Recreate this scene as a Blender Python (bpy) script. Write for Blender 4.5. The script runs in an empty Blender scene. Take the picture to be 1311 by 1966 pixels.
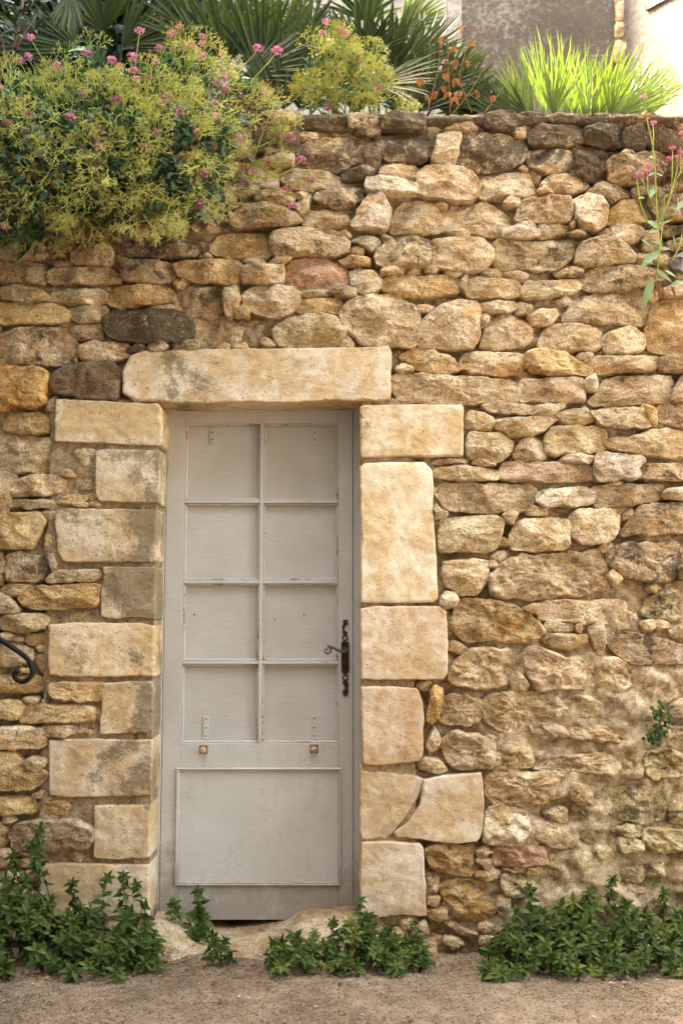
import bpy, math, random
import numpy as np
from mathutils import Vector

random.seed(7)
R = np.random.default_rng(11)
scene = bpy.context.scene
COL = scene.collection

# ------------------------------------------------------------------ camera
CAM_D, CAM_H, PITCH = 4.0, 1.34, math.radians(5.5)
FPX, CX, CY = 35.0 / 36.0 * 1966.0, 655.5, 983.0
cam_data = bpy.data.cameras.new("camera")
cam_data.sensor_fit = 'VERTICAL'
cam_data.sensor_height = 36.0
cam_data.sensor_width = 24.0
cam_data.lens = 35.0
cam_data.clip_end = 500.0
cam = bpy.data.objects.new("camera", cam_data)
COL.objects.link(cam)
cam.location = (0, -CAM_D, CAM_H)
cam.rotation_euler = (math.radians(90) + PITCH, 0, 0)
scene.camera = cam
cam_data.dof.use_dof = True
cam_data.dof.focus_distance = 4.0
cam_data.dof.aperture_fstop = 3.2

# ------------------------------------------------------------------ sky, sun, exposure
SUN = Vector((-0.60, 0.20, 0.77)).normalized()
world = bpy.data.worlds.new("World")
scene.world = world
world.use_nodes = True
wn = world.node_tree
wn.nodes.clear()
w_out = wn.nodes.new('ShaderNodeOutputWorld')
w_bg = wn.nodes.new('ShaderNodeBackground')
w_sky = wn.nodes.new('ShaderNodeTexSky')
w_sky.sky_type = 'NISHITA'
w_sky.sun_disc = False
w_sky.sun_elevation = math.asin(SUN.z)
w_sky.sun_rotation = math.atan2(SUN.x, SUN.y)
w_sky.air_density = 1.0
w_sky.dust_density = 4.0
w_sky.ozone_density = 0.6
w_mul = wn.nodes.new('ShaderNodeMix')
w_mul.data_type = 'RGBA'
w_mul.blend_type = 'MULTIPLY'
w_mul.inputs[0].default_value = 1.0
w_mul.inputs[7].default_value = (1.14, 0.975, 0.73, 1)     # shade white balance
wn.links.new(w_sky.outputs[0], w_mul.inputs[6])
wn.links.new(w_mul.outputs[2], w_bg.inputs[0])
w_bg.inputs[1].default_value = 0.15
wn.links.new(w_bg.outputs[0], w_out.inputs[0])

sun_d = bpy.data.lights.new("sun", 'SUN')
sun_d.energy = 3.6
sun_d.angle = math.radians(0.5)
sun_d.color = (1.0, 0.92, 0.78)
sun = bpy.data.objects.new("sun", sun_d)
COL.objects.link(sun)
sun.location = SUN * 30
sun.rotation_euler = SUN.to_track_quat('Z', 'Y').to_euler()

vs = scene.view_settings
vs.view_transform = 'Standard'
vs.look = 'None'
vs.gamma = 1.0
vs.use_curve_mapping = False
vs.exposure = 4.72
scene.render.engine = 'CYCLES'
scene.cycles.use_denoising = True
scene.cycles.max_bounces = 8
scene.cycles.diffuse_bounces = 5
scene.cycles.transparent_max_bounces = 8

# ------------------------------------------------------------------ maths helpers
CP, SP = math.cos(PITCH), math.sin(PITCH)


def at(px, py, Y=0.0):
    """photo measurement -> point on the vertical plane y = Y"""
    a = (px - CX) / FPX
    b = -(py - CY) / FPX
    t = (Y + CAM_D) / (CP - b * SP)
    return np.array((a * t, Y, CAM_H + t * (SP + b * CP)))


def on_ground(px, py, Z=0.0):
    a = (px - CX) / FPX
    b = -(py - CY) / FPX
    dz = SP + b * CP
    t = (Z - CAM_H) / dz
    return np.array((a * t, -CAM_D + t * (CP - b * SP), Z))


def _hash(ix, iy, iz, seed):
    h = (ix.astype(np.uint32) * np.uint32(374761393) + iy.astype(np.uint32) * np.uint32(668265263)
         + iz.astype(np.uint32) * np.uint32(2246822519) + np.uint32(seed * 3266489917 % 4294967296))
    h = (h ^ (h >> np.uint32(13))) * np.uint32(1274126177)
    h = h ^ (h >> np.uint32(16))
    return h.astype(np.float64) / 4294967295.0 * 2 - 1


def vnoise(p, seed=0):
    i = np.floor(p).astype(np.int64)
    f = p - i
    u = f * f * f * (f * (f * 6 - 15) + 10)
    out = 0
    for dx in (0, 1):
        wx = u[:, 0] if dx else 1 - u[:, 0]
        for dy in (0, 1):
            wy = u[:, 1] if dy else 1 - u[:, 1]
            for dz in (0, 1):
                wz = u[:, 2] if dz else 1 - u[:, 2]
                out = out + wx * wy * wz * _hash(i[:, 0] + dx, i[:, 1] + dy, i[:, 2] + dz, seed)
    return out


def fbm(p, octv=4, seed=0, gain=0.5):
    a, s, tot = 1.0, 0.0, 0.0
    for k in range(octv):
        s = s + a * vnoise(p * (2.03 ** k) + 17.3 * k, seed + k)
        tot += a
        a *= gain
    return s / tot


# ------------------------------------------------------------------ object helpers
def tag(o, label=None, cat=None, group=None, kind=None):
    if label: o['label'] = label
    if cat: o['category'] = cat
    if group: o['group'] = group
    if kind: o['kind'] = kind
    return o


def empty(name, loc=(0, 0, 0), label=None, cat=None, group=None, kind=None):
    o = bpy.data.objects.new(name, None)
    o.empty_display_size = 0.1
    COL.objects.link(o)
    o.location = loc
    return tag(o, label, cat, group, kind)


def mesh_obj(name, verts, faces, mat, parent=None, smooth=True, attr=None):
    """verts in world coordinates; the parent Empty's location is taken off"""
    v = np.asarray(verts, dtype=np.float64)
    if parent is not None:
        q = parent
        while q is not None:
            v = v - np.array(q.location)
            q = q.parent
    me = bpy.data.meshes.new(name)
    me.from_pydata([tuple(r) for r in v.tolist()], [], faces)
    if smooth:
        me.polygons.foreach_set('use_smooth', [True] * len(me.polygons))
    if attr is not None:
        a = me.attributes.new('tone', 'FLOAT', 'POINT')
        a.data.foreach_set('value', np.asarray(attr, dtype=np.float32))
    me.validate()
    me.update()
    me.materials.append(mat)
    o = bpy.data.objects.new(name, me)
    COL.objects.link(o)
    if parent is not None:
        o.parent = parent
    return o


class MB:
    """collects pieces of one mesh"""

    def __init__(self):
        self.v, self.f, self.a, self.n = [], [], [], 0

    def add(self, verts, faces, tone=0.5):
        verts = np.asarray(verts, dtype=np.float64).reshape(-1, 3)
        self.v.append(verts)
        n = self.n
        self.f.extend([tuple(i + n for i in f) for f in faces])
        self.a.append(np.broadcast_to(np.asarray(tone, dtype=np.float64), (len(verts),)))
        self.n += len(verts)

    def box(self, lo, hi, bev=0.0, tone=0.5):
        lo, hi = np.array(lo, float), np.array(hi, float)
        if bev <= 0:
            x0, y0, z0 = lo; x1, y1, z1 = hi
            v = [(x0, y0, z0), (x1, y0, z0), (x1, y1, z0), (x0, y1, z0), (x0, y0, z1), (x1, y0, z1), (x1, y1, z1), (x0, y1, z1)]
            f = [(0, 3, 2, 1), (4, 5, 6, 7), (0, 1, 5, 4), (1, 2, 6, 5), (2, 3, 7, 6), (3, 0, 4, 7)]
            self.add(v, f, tone)
            return
        # bevelled towards the viewer (-y): front face inset
        b = bev
        x0, y0, z0 = lo; x1, y1, z1 = hi
        v = [(x0, y1, z0), (x1, y1, z0), (x1, y1, z1), (x0, y1, z1),
             (x0, y0 + b, z0), (x1, y0 + b, z0), (x1, y0 + b, z1), (x0, y0 + b, z1),
             (x0 + b, y0, z0 + b), (x1 - b, y0, z0 + b), (x1 - b, y0, z1 - b), (x0 + b, y0, z1 - b)]
        f = [(0, 3, 2, 1)]
        for k in range(4):
            m = (k + 1) % 4
            f.append((k, m, 4 + m, 4 + k))
            f.append((4 + k, 4 + m, 8 + m, 8 + k))
        f.append((8, 9, 10, 11))
        self.add(v, f, tone)

    def tube(self, pts, rad, sides=6, tone=0.5, cap=True):
        pts = np.asarray(pts, float)
        n = len(pts)
        rad = np.broadcast_to(np.asarray(rad, float), (n,))
        tan = np.gradient(pts, axis=0)
        tan /= np.linalg.norm(tan, axis=1, keepdims=True) + 1e-9
        ref = np.array((0.13, 0.97, 0.21)) if abs(tan[0][1]) < 0.9 else np.array((1.0, 0.1, 0.2))
        v = np.zeros((n, sides, 3))
        s = np.cross(tan[0], ref); s /= np.linalg.norm(s)
        for k in range(n):
            s = s - tan[k] * np.dot(s, tan[k]); s /= np.linalg.norm(s) + 1e-9
            b = np.cross(tan[k], s)
            for q in range(sides):
                an = 2 * math.pi * q / sides
                v[k, q] = pts[k] + rad[k] * (math.cos(an) * s + math.sin(an) * b)
        f = []
        for k in range(n - 1):
            for q in range(sides):
                m = (q + 1) % sides
                f.append((k * sides + q, k * sides + m, (k + 1) * sides + m, (k + 1) * sides + q))
        if cap:
            f.append(tuple(range(sides))[::-1])
            f.append(tuple((n - 1) * sides + q for q in range(sides)))
        self.add(v.reshape(-1, 3), f, tone)

    def build(self, name, mat, parent=None, smooth=True):
        return mesh_obj(name, np.concatenate(self.v), self.f, mat, parent, smooth, np.concatenate(self.a))


# ------------------------------------------------------------------ material helpers
class NT:
    def __init__(self, name):
        self.m = bpy.data.materials.new(name)
        self.m.use_nodes = True
        self.t = self.m.node_tree
        self.bsdf = self.t.nodes['Principled BSDF']
        self.out = self.t.nodes['Material Output']
        g = self.t.nodes.new('ShaderNodeNewGeometry')
        self.pos = g.outputs['Position']
        self.normal = g.outputs['Normal']

    def n(self, typ, **kw):
        x = self.t.nodes.new(typ)
        for k, v in kw.items():
            setattr(x, k, v)
        return x

    def l(self, a, b):
        self.t.links.new(a, b)

    def mapping(self, scale=(1, 1, 1), rot=(0, 0, 0), src=None):
        m = self.n('ShaderNodeMapping')
        m.inputs['Scale'].default_value = scale
        m.inputs['Rotation'].default_value = rot
        self.l(src or self.pos, m.inputs[0])
        return m.outputs[0]

    def noise(self, scale, detail=4, rough=0.55, vec=None, dist=0.0):
        x = self.n('ShaderNodeTexNoise')
        x.inputs['Scale'].default_value = scale
        x.inputs['Detail'].default_value = detail
        x.inputs['Roughness'].default_value = rough
        x.inputs['Distortion'].default_value = dist
        self.l(vec or self.pos, x.inputs['Vector'])
        return x.outputs[0]

    def voro(self, scale, feature='F1', vec=None, out='Distance', rnd=1.0):
        x = self.n('ShaderNodeTexVoronoi', feature=feature)
        x.inputs['Scale'].default_value = scale
        x.inputs['Randomness'].default_value = rnd
        self.l(vec or self.pos, x.inputs['Vector'])
        return x.outputs[out]

    def ramp(self, src, lo, hi, a=0.0, b=1.0):
        x = self.n('ShaderNodeMapRange', interpolation_type='SMOOTHSTEP')
        x.inputs[1].default_value = lo
        x.inputs[2].default_value = hi
        x.inputs[3].default_value = a
        x.inputs[4].default_value = b
        self.l(src, x.inputs[0])
        return x.outputs[0]

    def math(self, op, a, b=None, clamp=False):
        x = self.n('ShaderNodeMath', operation=op, use_clamp=clamp)
        for k, q in enumerate((a, b)):
            if q is None:
                continue
            if isinstance(q, (int, float)):
                x.inputs[k].default_value = q
            else:
                self.l(q, x.inputs[k])
        return x.outputs[0]

    def mix(self, fac, a, b, blend='MIX'):
        x = self.n('ShaderNodeMix', data_type='RGBA', blend_type=blend)
        for k, q in ((0, fac), (6, a), (7, b)):
            if isinstance(q, (int, float)):
                x.inputs[k].default_value = q
            elif isinstance(q, tuple):
                x.inputs[k].default_value = q if len(q) == 4 else q + (1,)
            else:
                self.l(q, x.inputs[k])
        return x.outputs[2]

    def bump(self, height, strength=0.5, dist=0.01, chain=None):
        x = self.n('ShaderNodeBump')
        x.inputs['Strength'].default_value = strength
        x.inputs['Distance'].default_value = dist
        self.l(height, x.inputs['Height'])
        if chain is not None:
            self.l(chain, x.inputs['Normal'])
        return x.outputs[0]

    def attr(self, name='tone'):
        x = self.n('ShaderNodeAttribute', attribute_name=name)
        return x.outputs['Fac']

    def finish(self, color=None, rough=0.9, normal=None, spec=0.25):
        if color is not None:
            if isinstance(color, tuple):
                self.bsdf.inputs['Base Color'].default_value = color if len(color) == 4 else color + (1,)
            else:
                self.l(color, self.bsdf.inputs['Base Color'])
        if isinstance(rough, (int, float)):
            self.bsdf.inputs['Roughness'].default_value = rough
        else:
            self.l(rough, self.bsdf.inputs['Roughness'])
        self.bsdf.inputs['Specular IOR Level'].default_value = spec
        if normal is not None:
            self.l(normal, self.bsdf.inputs['Normal'])
        return self.m


def mat_stone():
    """rubble limestone; colour from the stone's own object colour, alpha = how much dark lichen it carries"""
    t = NT('rubble_limestone')
    oi = t.n('ShaderNodeObjectInfo')
    base, lich = oi.outputs['Color'], oi.outputs['Alpha']
    big = t.noise(9, 5, 0.6, dist=0.4)
    mid = t.noise(30, 6, 0.68, vec=t.mapping((0.75, 0.75, 1.5)), dist=0.5)
    fine = t.noise(120, 4, 0.7)
    c = t.mix(t.ramp(big, 0.38, 0.64), t.mix(1.0, base, (1.22, 1.24, 1.26), 'MULTIPLY'), t.mix(1.0, base, (0.84, 0.74, 0.58), 'MULTIPLY'))
    ochre = t.ramp(t.noise(6.5, 4, 0.6, vec=t.mapping((1, 1, 1.7))), 0.54, 0.70)
    c = t.mix(t.math('MULTIPLY', ochre, 0.50), c, t.mix(1.0, base, (1.06, 0.74, 0.36), 'MULTIPLY'))
    c = t.mix(1.0, c, t.mix(t.ramp(mid, 0.3, 0.72), (0.72, 0.68, 0.62), (1.17, 1.165, 1.15)), 'MULTIPLY')
    c = t.mix(1.0, c, t.mix(t.ramp(fine, 0.32, 0.68), (0.66, 0.64, 0.61), (1.24, 1.235, 1.22)), 'MULTIPLY')
    # pores
    pore = t.ramp(t.voro(105, 'F1'), 0.10, 0.24)
    porem = t.math('MULTIPLY', t.math('SUBTRACT', 1.0, pore), t.ramp(t.noise(11, 3), 0.46, 0.62))
    c = t.mix(t.math('MULTIPLY', porem, 0.75), c, (0.05, 0.035, 0.022))
    # dark lichen / soot, patchy, amount per stone
    ln = t.math('ADD', t.noise(10, 6, 0.72, dist=0.6), t.math('MULTIPLY', t.math('SUBTRACT', t.noise(70, 4, 0.8), 0.5), 0.45))
    sz_ = t.n('ShaderNodeSeparateXYZ')
    t.l(t.pos, sz_.inputs[0])
    ln = t.math('ADD', ln, t.math('MULTIPLY', t.ramp(sz_.outputs[2], 2.75, 3.40), 0.055))
    thr = t.math('SUBTRACT', 0.75, t.math('MULTIPLY', lich, 0.42))
    lm = t.math('MULTIPLY', t.math('SUBTRACT', ln, thr), 11.0, True)
    lm = t.math('MULTIPLY', lm, 0.84)
    c = t.mix(lm, c, t.mix(t.noise(55, 3), (0.034, 0.027, 0.018), (0.13, 0.098, 0.060)))
    # pale lichen specks on the dark ones
    wl = t.math('MULTIPLY', t.ramp(t.noise(42, 4, 0.75), 0.58, 0.66), t.math('MULTIPLY', lich, 0.6))
    c = t.mix(wl, c, (0.50, 0.45, 0.36))
    nrm = t.bump(mid, 0.75, 0.022)
    nrm = t.bump(fine, 0.9, 0.011, nrm)
    nrm = t.bump(pore, 0.4, 0.006, nrm)
    return t.finish(c, 0.93, nrm, 0.15)


def mat_ashlar():
    """dressed limestone of the door surround"""
    t = NT('dressed_limestone')
    oi = t.n('ShaderNodeObjectInfo')
    base, lich = oi.outputs['Color'], oi.outputs['Alpha']
    big = t.noise(5, 5, 0.6, dist=0.5)
    mid = t.noise(28, 5, 0.6)
    fine = t.noise(170, 3, 0.65)
    c = t.mix(t.ramp(big, 0.40, 0.60), t.mix(1.0, base, (1.14, 1.17, 1.22), 'MULTIPLY'), t.mix(1.0, base, (0.92, 0.83, 0.66), 'MULTIPLY'))
    st = t.ramp(t.noise(4.5, 4, 0.6, vec=t.mapping((1.8, 1, 0.8))), 0.50, 0.60)
    c = t.mix(t.math('MULTIPLY', st, 0.60), c, t.mix(1.0, base, (0.94, 0.80, 0.58), 'MULTIPLY'))
    c = t.mix(1.0, c, t.mix(t.ramp(mid, 0.3, 0.7), (0.84, 0.81, 0.77), (1.10, 1.10, 1.09)), 'MULTIPLY')
    c = t.mix(1.0, c, t.mix(t.ramp(fine, 0.3, 0.7), (0.88, 0.875, 0.87), (1.08, 1.08, 1.08)), 'MULTIPLY')
    v1 = t.ramp(t.voro(62, 'F1'), 0.12, 0.25)
    hm = t.math('MULTIPLY', t.math('SUBTRACT', 1.0, v1), t.ramp(t.math('ADD', t.noise(11, 3), t.math('MULTIPLY', lich, 0.22)), 0.58, 0.70))
    c = t.mix(t.math('MULTIPLY', hm, 0.85), c, (0.07, 0.05, 0.035))
    v2 = t.ramp(t.voro(140, 'F1'), 0.14, 0.28)
    hm2 = t.math('MULTIPLY', t.math('SUBTRACT', 1.0, v2), t.ramp(t.math('ADD', t.noise(9, 3), t.math('MULTIPLY', lich, 0.2)), 0.56, 0.70))
    c = t.mix(t.math('MULTIPLY', hm2, 0.6), c, (0.10, 0.07, 0.045))
    ln = t.math('ADD', t.noise(4.2, 6, 0.66, dist=0.5), t.math('MULTIPLY', t.math('SUBTRACT', t.noise(75, 4, 0.8), 0.5), 0.42))
    sx_ = t.n('ShaderNodeSeparateXYZ')
    t.l(t.pos, sx_.inputs[0])
    edge = t.math('MULTIPLY', t.ramp(t.math('ADD', sx_.outputs[0], t.math('MULTIPLY', t.math('SUBTRACT', t.noise(7, 4), 0.5), 0.5)), -1.0, -0.74), t.ramp(sx_.outputs[0], -0.70, -0.60, 1.0, 0.0))
    ln = t.math('ADD', ln, t.math('MULTIPLY', edge, t.math('MULTIPLY', lich, 0.22)))     # lichen where rain runs down the arris
    thr = t.math('SUBTRACT', 0.735, t.math('MULTIPLY', lich, 0.32))
    lm = t.math('MULTIPLY', t.math('MULTIPLY', t.math('SUBTRACT', ln, thr), 10.0, True), 0.70)
    c = t.mix(lm, c, t.mix(t.noise(50, 3), (0.06, 0.05, 0.03), (0.16, 0.12, 0.065)))
    nrm = t.bump(mid, 0.20, 0.010)
    nrm = t.bump(fine, 0.22, 0.004, nrm)
    nrm = t.bump(v1, 0.5, 0.005, nrm)
    return t.finish(c, 0.9, nrm, 0.15)


def mat_mortar():
    t = NT('lime_mortar')
    big = t.noise(4, 5, 0.6)
    mid = t.noise(40, 5, 0.65)
    fine = t.noise(190, 3, 0.7)
    c = t.mix(t.ramp(big, 0.35, 0.65), (0.30, 0.222, 0.135), (0.40, 0.302, 0.190))
    sp_ = t.n('ShaderNodeSeparateXYZ')
    t.l(t.pos, sp_.inputs[0])
    smear = t.math('MULTIPLY', t.ramp(sp_.outputs[0], 0.45, 0.80), t.ramp(sp_.outputs[2], 1.10, 1.40, 1.0, 0.0))      # later, paler lime render smeared over this corner
    c = t.mix(smear, c, t.mix(t.ramp(t.noise(8, 5, 0.65), 0.36, 0.64), (0.40, 0.315, 0.195), (0.58, 0.465, 0.315)))
    damp = t.math('MULTIPLY', t.ramp(sp_.outputs[0], 0.85, 1.25), t.ramp(sp_.outputs[2], 0.35, 1.0, 1.0, 0.0))
    c = t.mix(t.math('MULTIPLY', damp, t.ramp(t.noise(9, 5, 0.7), 0.44, 0.6)), c, (0.20, 0.185, 0.085))
    c = t.mix(1.0, c, t.mix(t.ramp(mid, 0.3, 0.7), (0.62, 0.6, 0.58), (1.22, 1.2, 1.18)), 'MULTIPLY')
    c = t.mix(1.0, c, t.mix(t.ramp(fine, 0.3, 0.7), (0.7, 0.68, 0.66), (1.2, 1.2, 1.2)), 'MULTIPLY')
    pb = t.ramp(t.voro(85, 'F1'), 0.16, 0.30)
    c = t.mix(t.math('MULTIPLY', t.math('SUBTRACT', 1.0, pb), 0.5), c, (0.46, 0.36, 0.24))
    nrm = t.bump(mid, 0.7, 0.016)
    nrm = t.bump(fine, 0.6, 0.006, nrm)
    return t.finish(c, 0.95, nrm, 0.1)


def mat_paint():
    """old grey-beige paint on timber, dirtier towards scratches"""
    t = NT('weathered_paint')
    big = t.noise(3, 4, 0.6)
    grain = t.noise(26, 5, 0.7, vec=t.mapping((1.0, 1, 7.0)))
    fine = t.noise(150, 3, 0.6)
    c = t.mix(t.ramp(big, 0.35, 0.65), (0.462, 0.447, 0.410), (0.512, 0.503, 0.478))
    c = t.mix(1.0, c, t.mix(t.ramp(grain, 0.3, 0.7), (0.94, 0.935, 0.92), (1.05, 1.05, 1.05)), 'MULTIPLY')
    dirt = t.ramp(t.noise(7, 6, 0.75), 0.57, 0.78)
    c = t.mix(t.math('MULTIPLY', dirt, 0.45), c, (0.21, 0.165, 0.11))
    drip = t.ramp(t.noise(9, 5, 0.7, vec=t.mapping((4.0, 1, 0.45))), 0.54, 0.72)
    c = t.mix(t.math('MULTIPLY', drip, 0.28), c, (0.26, 0.215, 0.155))
    sp = t.ramp(t.voro(23, 'F1'), 0.04, 0.09)
    spm = t.math('MULTIPLY', t.math('SUBTRACT', 1.0, sp), t.ramp(t.noise(17, 3), 0.52, 0.6))
    c = t.mix(t.math('MULTIPLY', spm, 0.8), c, (0.09, 0.06, 0.04))
    nrm = t.bump(grain, 0.10, 0.004)
    nrm = t.bump(fine, 0.12, 0.002, nrm)
    return t.finish(c, t.ramp(big, 0.3, 0.7, 0.5, 0.68), nrm, 0.35)


def mat_paint_low():
    """the same paint low down where rain splash has worn and soiled it"""
    t = NT('splashed_paint')
    sep = t.n('ShaderNodeSeparateXYZ')
    t.l(t.pos, sep.inputs[0])
    z = sep.outputs[2]
    big = t.noise(3, 4, 0.6)
    grain = t.noise(26, 5, 0.7, vec=t.mapping((1.0, 1, 7.0)))
    c = t.mix(t.ramp(big, 0.35, 0.65), (0.452, 0.436, 0.400), (0.498, 0.487, 0.462))
    c = t.mix(1.0, c, t.mix(t.ramp(grain, 0.3, 0.7), (0.94, 0.935, 0.92), (1.05, 1.05, 1.05)), 'MULTIPLY')
    wear = t.math('ADD', t.ramp(z, 0.08, 0.62, 0.62, -0.05), t.math('MULTIPLY', t.math('SUBTRACT', t.noise(14, 6, 0.75), 0.5), 1.2))
    wear = t.ramp(wear, 0.10, 0.62)
    c = t.mix(t.math('MULTIPLY', wear, 0.72), c, t.mix(t.noise(60, 4, 0.7), (0.13, 0.10, 0.075), (0.33, 0.275, 0.205)))
    nrm = t.bump(t.noise(60, 4, 0.7), 0.25, 0.004)
    return t.finish(c, 0.72, nrm, 0.25)


def mat_plywood():
    t = NT('painted_plywood')
    g = t.noise(20, 6, 0.72, vec=t.mapping((0.55, 1, 8.5)), dist=0.6)
    big = t.noise(4, 3, 0.6)
    c = t.mix(t.ramp(big, 0.3, 0.7), (0.435, 0.420, 0.388), (0.483, 0.473, 0.448))
    c = t.mix(1.0, c, t.mix(t.ramp(g, 0.3, 0.7), (0.90, 0.895, 0.89), (1.05, 1.05, 1.05)), 'MULTIPLY')
    sp = t.ramp(t.voro(19, 'F1'), 0.025, 0.06)
    spm = t.math('MULTIPLY', t.math('SUBTRACT', 1.0, sp), t.ramp(t.noise(13, 3), 0.55, 0.6))
    c = t.mix(t.math('MULTIPLY', spm, 0.8), c, (0.09, 0.06, 0.04))
    return t.finish(c, 0.65, t.bump(g, 0.12, 0.003), 0.2)


def mat_beading():
    """pale beading with rust bleeding out at the corners"""
    t = NT('rusty_beading')
    c = t.mix(t.ramp(t.noise(7, 3), 0.35, 0.65), (0.470, 0.450, 0.405), (0.525, 0.512, 0.472))
    rust = t.ramp(t.noise(7, 6, 0.8), 0.525, 0.60)
    rust = t.math('MULTIPLY', rust, t.ramp(t.noise(90, 4, 0.8), 0.38, 0.55))
    c = t.mix(t.math('MULTIPLY', rust, 0.9), c, t.mix(t.noise(60, 2), (0.11, 0.045, 0.018), (0.30, 0.14, 0.055)))
    return t.finish(c, 0.62, t.bump(t.noise(120, 3), 0.15, 0.003), 0.3)


def mat_simple(name, lo, hi, scale=30, rough=0.8, bump=0.2, bdist=0.004, spec=0.3, metal=0.0):
    t = NT(name)
    n = t.noise(scale, 5, 0.65)
    c = t.mix(t.ramp(n, 0.3, 0.7), lo, hi)
    m = t.finish(c, rough, t.bump(t.noise(scale * 2.2, 4, 0.7), bump, bdist), spec)
    t.bsdf.inputs['Metallic'].default_value = metal
    return m


def mat_leaf(name, lo, hi, trans=0.3, tcol=(1.1, 1.25, 0.45), rough=0.5, spec=0.35):
    """lo..hi by the leaf's own tone"""
    t = NT(name)
    a = t.attr('tone')
    c = t.mix(a, lo, hi)
    c = t.mix(1.0, c, t.mix(t.noise(90, 3), (0.82, 0.82, 0.82), (1.15, 1.15, 1.15)), 'MULTIPLY')
    t.finish(c, rough, None, spec)
    tr = t.n('ShaderNodeBsdfTranslucent')
    t.l(t.mix(1.0, c, tcol, 'MULTIPLY'), tr.inputs[0])
    ms = t.n('ShaderNodeMixShader')
    ms.inputs[0].default_value = trans
    t.l(t.bsdf.outputs[0], ms.inputs[1])
    t.l(tr.outputs[0], ms.inputs[2])
    t.l(ms.outputs[0], t.out.inputs[0])
    return t.m


def mat_street():
    """exposed-aggregate concrete, worn pale near the wall"""
    t = NT('aggregate_concrete')
    big = t.noise(2.2, 5, 0.6)
    mid = t.noise(16, 5, 0.7)
    fine = t.noise(160, 4, 0.7)
    c = t.mix(t.ramp(big, 0.35, 0.65), (0.175, 0.127, 0.078), (0.285, 0.212, 0.136))
    c = t.mix(1.0, c, t.mix(t.ramp(mid, 0.3, 0.7), (0.7, 0.68, 0.66), (1.2, 1.2, 1.2)), 'MULTIPLY')
    c = t.mix(1.0, c, t.mix(t.ramp(fine, 0.3, 0.7), (0.72, 0.72, 0.72), (1.22, 1.22, 1.22)), 'MULTIPLY')
    warp = t.mapping((1, 1.0, 1))
    d = t.voro(92, 'F1', vec=warp)
    col = t.voro(92, 'F1', vec=warp, out='Color')
    sep = t.n('ShaderNodeSeparateColor')
    t.l(col, sep.inputs[0])
    peb = t.ramp(d, 0.34, 0.50, 1.0, 0.0)
    pc = t.mix(t.ramp(sep.outputs[0], 0.3, 0.9), (0.035, 0.027, 0.023), (0.40, 0.29, 0.19))
    pc = t.mix(t.ramp(sep.outputs[1], 0.72, 0.8), pc, (0.20, 0.085, 0.035))
    show = t.math('MULTIPLY', peb, t.ramp(sep.outputs[2], 0.30, 0.42))
    show = t.math('MULTIPLY', show, t.ramp(t.noise(5, 4, 0.6), 0.28, 0.46))
    c = t.mix(t.math('MULTIPLY', show, 0.8), c, pc)
    # leaf litter colour
    lit = t.math('MULTIPLY', t.ramp(t.noise(7, 4, 0.6), 0.57, 0.72), t.ramp(t.noise(70, 3, 0.7), 0.45, 0.6))
    c = t.mix(t.math('MULTIPLY', lit, 0.6), c, (0.13, 0.055, 0.022))
    nrm = t.bump(mid, 0.5, 0.025)
    nrm = t.bump(show, 0.9, 0.010, nrm)
    nrm = t.bump(fine, 0.8, 0.007, nrm)
    return t.finish(c, 0.9, nrm, 0.2)


def mat_plaster(name, lo, hi, dark=None, amt=0.0):
    t = NT(name)
    big = t.noise(1.1, 6, 0.65)
    mid = t.noise(17, 6, 0.75)
    c = t.mix(t.ramp(big, 0.35, 0.65), lo, hi)
    c = t.mix(1.0, c, t.mix(t.ramp(mid, 0.3, 0.7), (0.7, 0.7, 0.7), (1.25, 1.25, 1.25)), 'MULTIPLY')
    if dark:
        k = t.ramp(t.math('ADD', t.noise(24, 6, 0.78), t.math('MULTIPLY', t.math('SUBTRACT', t.noise(1.3, 3), 0.5), 0.5)), 0.50 - amt, 0.62 - amt)
        c = t.mix(t.math('MULTIPLY', k, 0.8), c, dark)
    return t.finish(c, 0.92, t.bump(mid, 0.5, 0.02), 0.1)


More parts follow.
